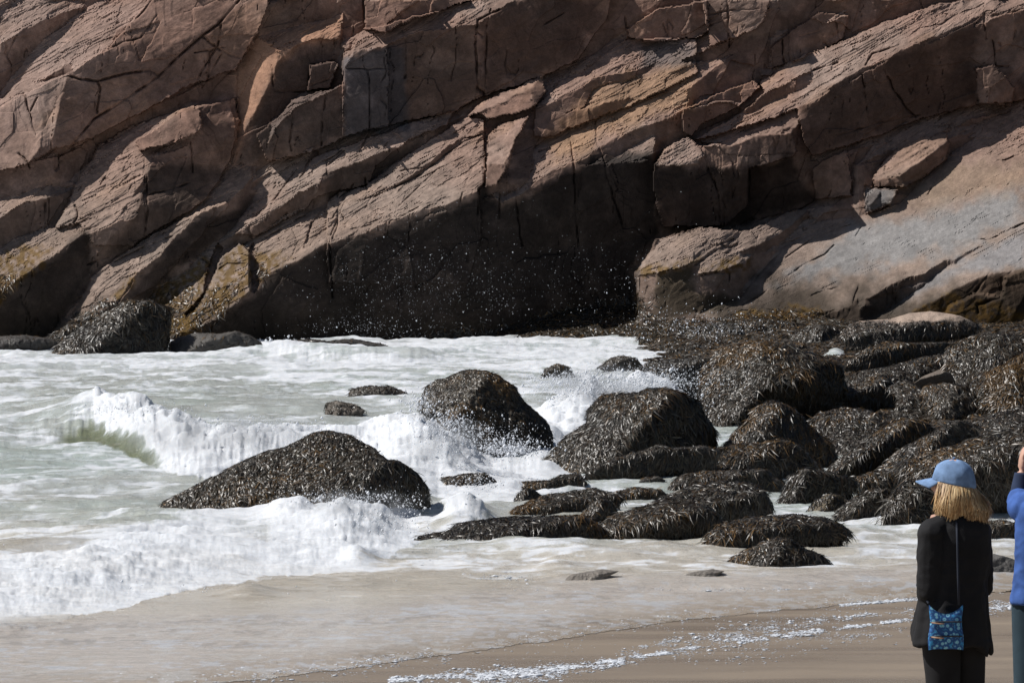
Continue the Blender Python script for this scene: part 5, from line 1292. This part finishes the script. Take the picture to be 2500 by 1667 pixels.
for sg in (-1, 1):
    hp = hipc+rt*sg*.08+np.array([0, 0, -.02]); kn = hp+np.array([.015, .01, -.40]); an = hp+np.array([.035, 0, -.80])
    t_ = chain([hp+np.array([0, 0, .08]), hp, kn, an], [.10, .108, .085, .078], 8); v = t_[0]; v[:, :2] += (.006*fbm3(v, 9, 3, 15))[:, None]; tr.append((v, t_[1], t_[2]))
put('trousers', tr, M_TROUS, woman)
for sg in (-1, 1):
    an = hipc+rt*sg*.08+np.array([.035, 0, -.82])
    put('shoe', [chain([an+np.array([0, 0, .0])-ff*.05, an+ff*.03+np.array([0, 0, -.015]), an+ff*.13+np.array([0, 0, -.025]), an+ff*.19+np.array([0, 0, -.03])], [.045, .046, .042, .028], 4)], M_SHOE, woman)
# cap
def cap(parent, HP, HR, mat):
    V = []; n = 48; m_ = 14; cN = HP(-.012, 0, .028)
    for j in range(m_+1):
        ph = (j/m_)*math.pi*.5
        for i in range(n):
            t = 2*math.pi*i/n; seam = 1-.035*math.exp(-((math.sin(3*t))/.08)**2)*(1 if j > 0 else 0); wob_ = 1+.018*math.sin(5*t+3*ph)+.012*math.sin(9*ph+2*t)
            lo = .044*(1-math.cos(t))*.5*(j/m_)**2+.012*(j/m_)**3
            p = np.array([math.sin(ph)**.8*math.cos(t)*.111*seam*wob_, math.sin(ph)**.8*math.sin(t)*.090*seam*wob_, math.cos(ph)**.95*.090*wob_-lo])
            V.append(cN+HR@p)
    F4 = [[j*n+i, (j+1)*n+i, (j+1)*n+(i+1) % n, j*n+(i+1) % n] for j in range(m_) for i in range(n)]
    o = put('cap', [(np.array(V), F4, [])], mat, parent, .003)
    V = []; nb = 24; mb = 8
    for j in range(mb+1):
        for i in range(nb+1):
            t = (i/nb-.5)*2*1.15; r0 = np.array([.111*math.cos(t)*.97, .090*math.sin(t)*.97]); k = j/mb
            ext = .092*math.cos(t*.85)**.7 if abs(t*.85) < 1.5 else 0
            p = np.array([r0[0]+ext*k, r0[1]*(1-.05*k), -.002-.020*k-.030*(t*t)*(.35+.5*k)*.9])
            V.append(cN+HR@p)
    F4 = [[j*(nb+1)+i, (j+1)*(nb+1)+i, (j+1)*(nb+1)+i+1, j*(nb+1)+i+1] for j in range(mb) for i in range(nb)]
    put('brim', [(np.array(V), F4, [])], mat, o, .004)
    put('button', [ball(cN+np.array([0, 0, .098]), (.008, .008, .005), n=8)], mat, o)
    return o
cap(woman, HP, HR, M_DENIMCAP)
# hair: locks from under the cap, longest at the back
r = np.random.default_rng(21); HV = []; HF = []; HC_ = []
for i in range(5500):
    t = r.uniform(1.0, 2*math.pi-1.0) if i > 300 else r.choice([-1, 1])*r.uniform(.95, 1.35)
    lay = r.uniform(0, 1); rad_ = 1.0+.16*lay
    st = HP(-.012, 0, .0)+HR@np.array([math.cos(t)*.098, math.sin(t)*.082, 0.02-.02*(1-math.cos(t))])
    bk = .5*(1-math.cos(t)); ln = (.150+.012*math.sin(5*t)+.010*math.sin(11*t+1))*r.uniform(.72, 1.10)
    out = HR@np.array([math.cos(t), math.sin(t), 0]); tw = r.normal()*.012; hs = np.array([.014*bk, -.005, 0])
    p_ = []
    for k in np.linspace(0, 1, 7):
        rr_ = (.012+.024*bk)*math.sin(k*1.9)*rad_+.012*lay+.010*math.sin(3.3*t+5*k)*k+(.014*(k > .8)*r.random() if bk > .4 else -.010*k)
        p_.append(st+out*rr_+hs*k+np.array([tw*k, tw*math.sin(3*k), -ln*k])+np.array([.006*math.sin(6*k+9*t), .006*math.cos(5*k+7*t), 0])*k+.002*r.normal(size=3)*k)
    p_ = np.array(p_); sdv = np.cross(out, [0, 0, 1]); ww = .0024*r.uniform(.6, 1.4); b0 = len(HV)*14
    v = np.stack([p_-sdv*ww*np.linspace(1, .4, 7)[:, None], p_+sdv*ww*np.linspace(1, .4, 7)[:, None]], 1).reshape(-1, 3)
    HV.append(v); HF += [[b0+2*k, b0+2*k+1, b0+2*k+3, b0+2*k+2] for k in range(6)]
    cb = np.array([[.50, .30, .13], [.64, .43, .21], [.32, .18, .08], [.76, .56, .31]][r.integers(0, 4)])*r.uniform(.8, 1.15)
    HC_.append(np.repeat(cb[None], 14, 0)*np.repeat(np.linspace(.75, 1.15, 7), 2)[:, None])
mesh_from('hair', np.concatenate(HV), np.array(HF), True, M_HAIR, parent=woman, cols=np.clip(np.concatenate(HC_), 0, .9))
# shoulder bag
bx0, bz0 = wl_(2300, 1520); by0 = -.215
bag = bpy.data.objects.new('shoulder_bag', None); COL.objects.link(bag); bag.location = (WX0+bx0, DW+by0, GZW+bz0)
tag(bag, "small blue flowered shoulder bag hanging on a thin strap against the black cardigan", 'bag')
V = []; n = 26; mm = 30; HWD = .086
for sd in (-1, 1):
    for j in range(mm+1):
        k = j/mm
        for i in range(n+1):
            x_ = (i/n-.5)*2; top = .112-.045*(1-x_*x_)*1.0; bot = -.108
            z_ = bot+(top-bot)*k; wd = HWD*(1-.06*k)+.004*math.sin(8*k)
            th_ = .022*math.sqrt(max(0, 1-abs(x_)**3))*math.sqrt(max(0, math.sin(math.pi*min(max(k, .02), .97))))**.7
            V.append((x_*wd, sd*th_, z_-.006*abs(x_)**4*(k < .05)))
N1 = (n+1)*(mm+1)
F4 = [[j*(n+1)+i, j*(n+1)+i+1, (j+1)*(n+1)+i+1, (j+1)*(n+1)+i] for j in range(mm) for i in range(n)]
F4 += [[N1+a for a in q_[::-1]] for q_ in F4]
put('pouch', [(np.array(V), F4, [])], M_BAG, bag)
M_ZIP = plain('dark_zip', (.03, .03, .035), .5, .5); M_PULL = plain('brass_pull', (.35, .2, .12), .4, .5)
for zz_ in (.026, -.046):
    z_ = put('zipper', [tube([(-.080, -.019, zz_), (-.04, -.0245, zz_+.003), (0, -.0255, zz_+.004), (.04, -.0245, zz_+.004), (.080, -.019, zz_+.003)], [(.0035, .004)]*5, 8)], M_ZIP, bag)
    put('zip_pull', [tube([(-.074, -.024, zz_-.001), (-.03, -.030, zz_-.006), (-.01, -.031, zz_-.005)], [.003, .0035, .002], 8)], M_PULL, z_)
sx_, sz_ = wl_(2331, 1465); tx_, tz_ = wl_(2329, 1256)
pts_ = [(sx_-bx0, -.01, .112), (sx_-bx0-.002, .02, .25), (tx_-bx0+.002, .06, .40), (tx_-bx0, .09, tz_-bz0-.03), (tx_-bx0-.005, .15, tz_-bz0+.012), (tx_-bx0-.03, .27, tz_-bz0-.03), (-.06, .36, .30), (-.12, .30, .18), (-.082, .05, .115)]
put('strap', [chain(pts_, [(.006, .0025)]*len(pts_), 3) if False else tube(pts_, [(.006, .003)]*len(pts_), 8)], plain('black_strap', (.02, .025, .04), .7, .3), bag)
# --- second person, mostly outside the picture on the right ------------------------------
D2_ = 24.9; PX2 = F/D2_; X2 = float(at(2562, 1500, D2_)[0]); G2 = SL*(YW-D2_)
def w2(px, py): return (px-2562)/PX2, (1905-py)/PX2
hd, eyes, HP, HR = head_parts((.0, .03, 1.64), (-.45, .89, 0), 1.02)
L_ = hd+[chain([(0, .02, 1.58), (0, 0, 1.50), (0, 0, 1.44)], [.058, .058, .075]),
         chain([(0, 0, 1.45), (0, 0, 1.30), (0, 0, 1.12), (0, 0, .98), (0, 0, .90)], [(.14, .09), (.165, .11), (.15, .105), (.155, .11), (.14, .11)])]
ex, ez = w2(2497, 1236); hx2, hz2 = w2(2503, 1160)
sL = np.array([-.135, .02, 1.37]); eL = np.array([ex-.0, .20, ez]); wL = np.array([hx2+.0, .22, hz2-.02])
sR = np.array([.135, .02, 1.37]); eR = np.array([.20, .20, 1.36]); wR = np.array([.06, .36, 1.55])
for s_, e, w_, tm, dr in ((sL, eL, wL, 1, (.02, .02, 1)), (sR, eR, wR, -1, (-.5, .3, .8))):
    L_.append(chain([s_, e, w_], [.052, .042, .029])); L_ += hand_parts(w_, dr, (.9, .2, 0) if tm == 1 else (-.8, .3, 0), .8, tm)
for sg in (-1, 1):
    L_.append(chain([(sg*.09, 0, .92), (sg*.10, .01, .50), (sg*.11, 0, .09)], [.09, .062, .045])); L_.append(chain([(sg*.11, 0, .06), (sg*.11, .09, .035), (sg*.11, .18, .03)], [.042, .038, .028]))
man = fuse('person', L_, M_SKIN, .008, 4); man.location = (X2, D2_, G2)
tag(man, 'person in blue hooded top and dark jeans, one hand raised, at the right edge', 'person')
for ey in eyes: put('eye', [ey], M_EYE, man)
rows = []
for py, xl, b_ in ((1222,2520,.07),(1228,2500,.10),(1242,2486,.12),(1280,2481,.135),(1340,2479,.14),(1400,2477,.14),(1440,2474,.145),(1470,2468,.15),(1482,2468,.15)):
    a, z = w2(xl, py); rows.append((0, 0, z, -a, b_))
hood = [loft(rows, fold=.010, nf=6, seed=.4)]
for s_, e in ((sL, eL), (sR, eR)):
    hood.append(chain([s_, s_*.5+e*.5, e], [.072, .066, .058], 5))
hood.append(chain([(-.09, -.10, 1.47), (0, -.14, 1.44), (.09, -.10, 1.47)], [.035, .05, .035], 4))
hood += [ball(q__, (.070, .07, .065)) for q__ in (sL, sR)]+[chain([(0, 0, 1.45), q__], [.06, .066]) for q__ in (sL, sR)]
hd_ = fuse('hoodie', hood, M_HOOD, .007, 6, man, .010)
for e, w_ in ((eL, wL), (eR, wR)): put('sleeve', [chain([e*.98+w_*.02, e*.5+w_*.5, w_*.97+e*.03], [.054, .046, .036], 5)], M_NAVY, hd_)
put('jeans', [chain([(sg*.08, 0, .98), (sg*.088, 0, .88), (sg*.100, .01, .50), (sg*.105, 0, .08)], [.105, .108, .082, .070], 8) for sg in (-1, 1)], M_JEANS, man)
for sg in (-1, 1): put('shoe', [chain([(sg*.11, -.05, .045), (sg*.11, .04, .045), (sg*.11, .14, .035), (sg*.11, .21, .03)], [.045, .048, .043, .028], 4)], M_SHOE, man)
r = np.random.default_rng(5); 
hv = ball(HP(-.018, 0, .03), (.108, .088, .105), n=24, R=HR); v = hv[0]; c_ = HP(-.018, 0, .03); loc = (v-c_)@HR
keep_ = ~((loc[:, 0] > .04) & (loc[:, 2] < .035)); v += .012*fbm3(v, 30, 3, 8)[:, None]
f4 = [q_ for q_ in hv[1] if keep_[q_].all()]
put('hair', [(v, f4, [])], M_DARKHAIR, man, .006)
# fine mist hanging where the waves break: small closed clouds with an uneven density
m = bpy.data.materials.new('mist'); m.use_nodes = True; nt = m.node_tree; nt.nodes.clear(); L = nt.links.new
ou = node(nt, 'ShaderNodeOutputMaterial'); pv = node(nt, 'ShaderNodeVolumePrincipled'); pv.inputs['Color'].default_value = (.95, .97, 1, 1); pv.inputs['Anisotropy'].default_value = .35
tc = node(nt, 'ShaderNodeTexCoord'); gr = node(nt, 'ShaderNodeTexGradient', gradient_type='SPHERICAL'); nz = node(nt, 'ShaderNodeTexNoise', i_Scale=3.2, i_Detail=5.0, i_Roughness=.65)
ge = node(nt, 'ShaderNodeNewGeometry'); L(ge.outputs['Position'], nz.inputs['Vector']); L(tc.outputs['Object'], gr.inputs['Vector'])
mr = node(nt, 'ShaderNodeMapRange', i_1=.46, i_2=.68, i_3=0, i_4=1); L(nz.outputs[0], mr.inputs[0])
pw = node(nt, 'ShaderNodeMath', operation='MULTIPLY'); L(gr.outputs[1], pw.inputs[0]); L(mr.outputs[0], pw.inputs[1])
p2 = node(nt, 'ShaderNodeMath', operation='MULTIPLY', i_1=5.0); L(pw.outputs[0], p2.inputs[0]); L(p2.outputs[0], pv.inputs['Density']); L(pv.outputs[0], ou.inputs['Volume'])
for (u0, v0, D, rx, ry, rz, lb) in ((1480, 965, 60.2, .95, .7, .42, 'mist over the surf between the golden-shouldered boulder and the dark boulders'), (1100, 1085, 53.0, .62, .4, .32, 'mist along the left foot of the golden-shouldered boulder'),
                      (880, 1240, 43.9, .55, .4, .20, 'mist on the crest of the wave by the wedge boulder'), (520, 1065, 53.6, 1.3, .6, .30, 'mist over the breaking wave at left')):
    v, f4, _ = ball((0, 0, 0), (1, 1, 1), n=12) if 'ball' in globals() else (None, None, None)
    o = mesh_from('mist', v, np.array(f4), True, m); o.location = at(u0, v0, D); o.scale = (rx, ry, rz); tag(o, lb, 'mist', kind='stuff')
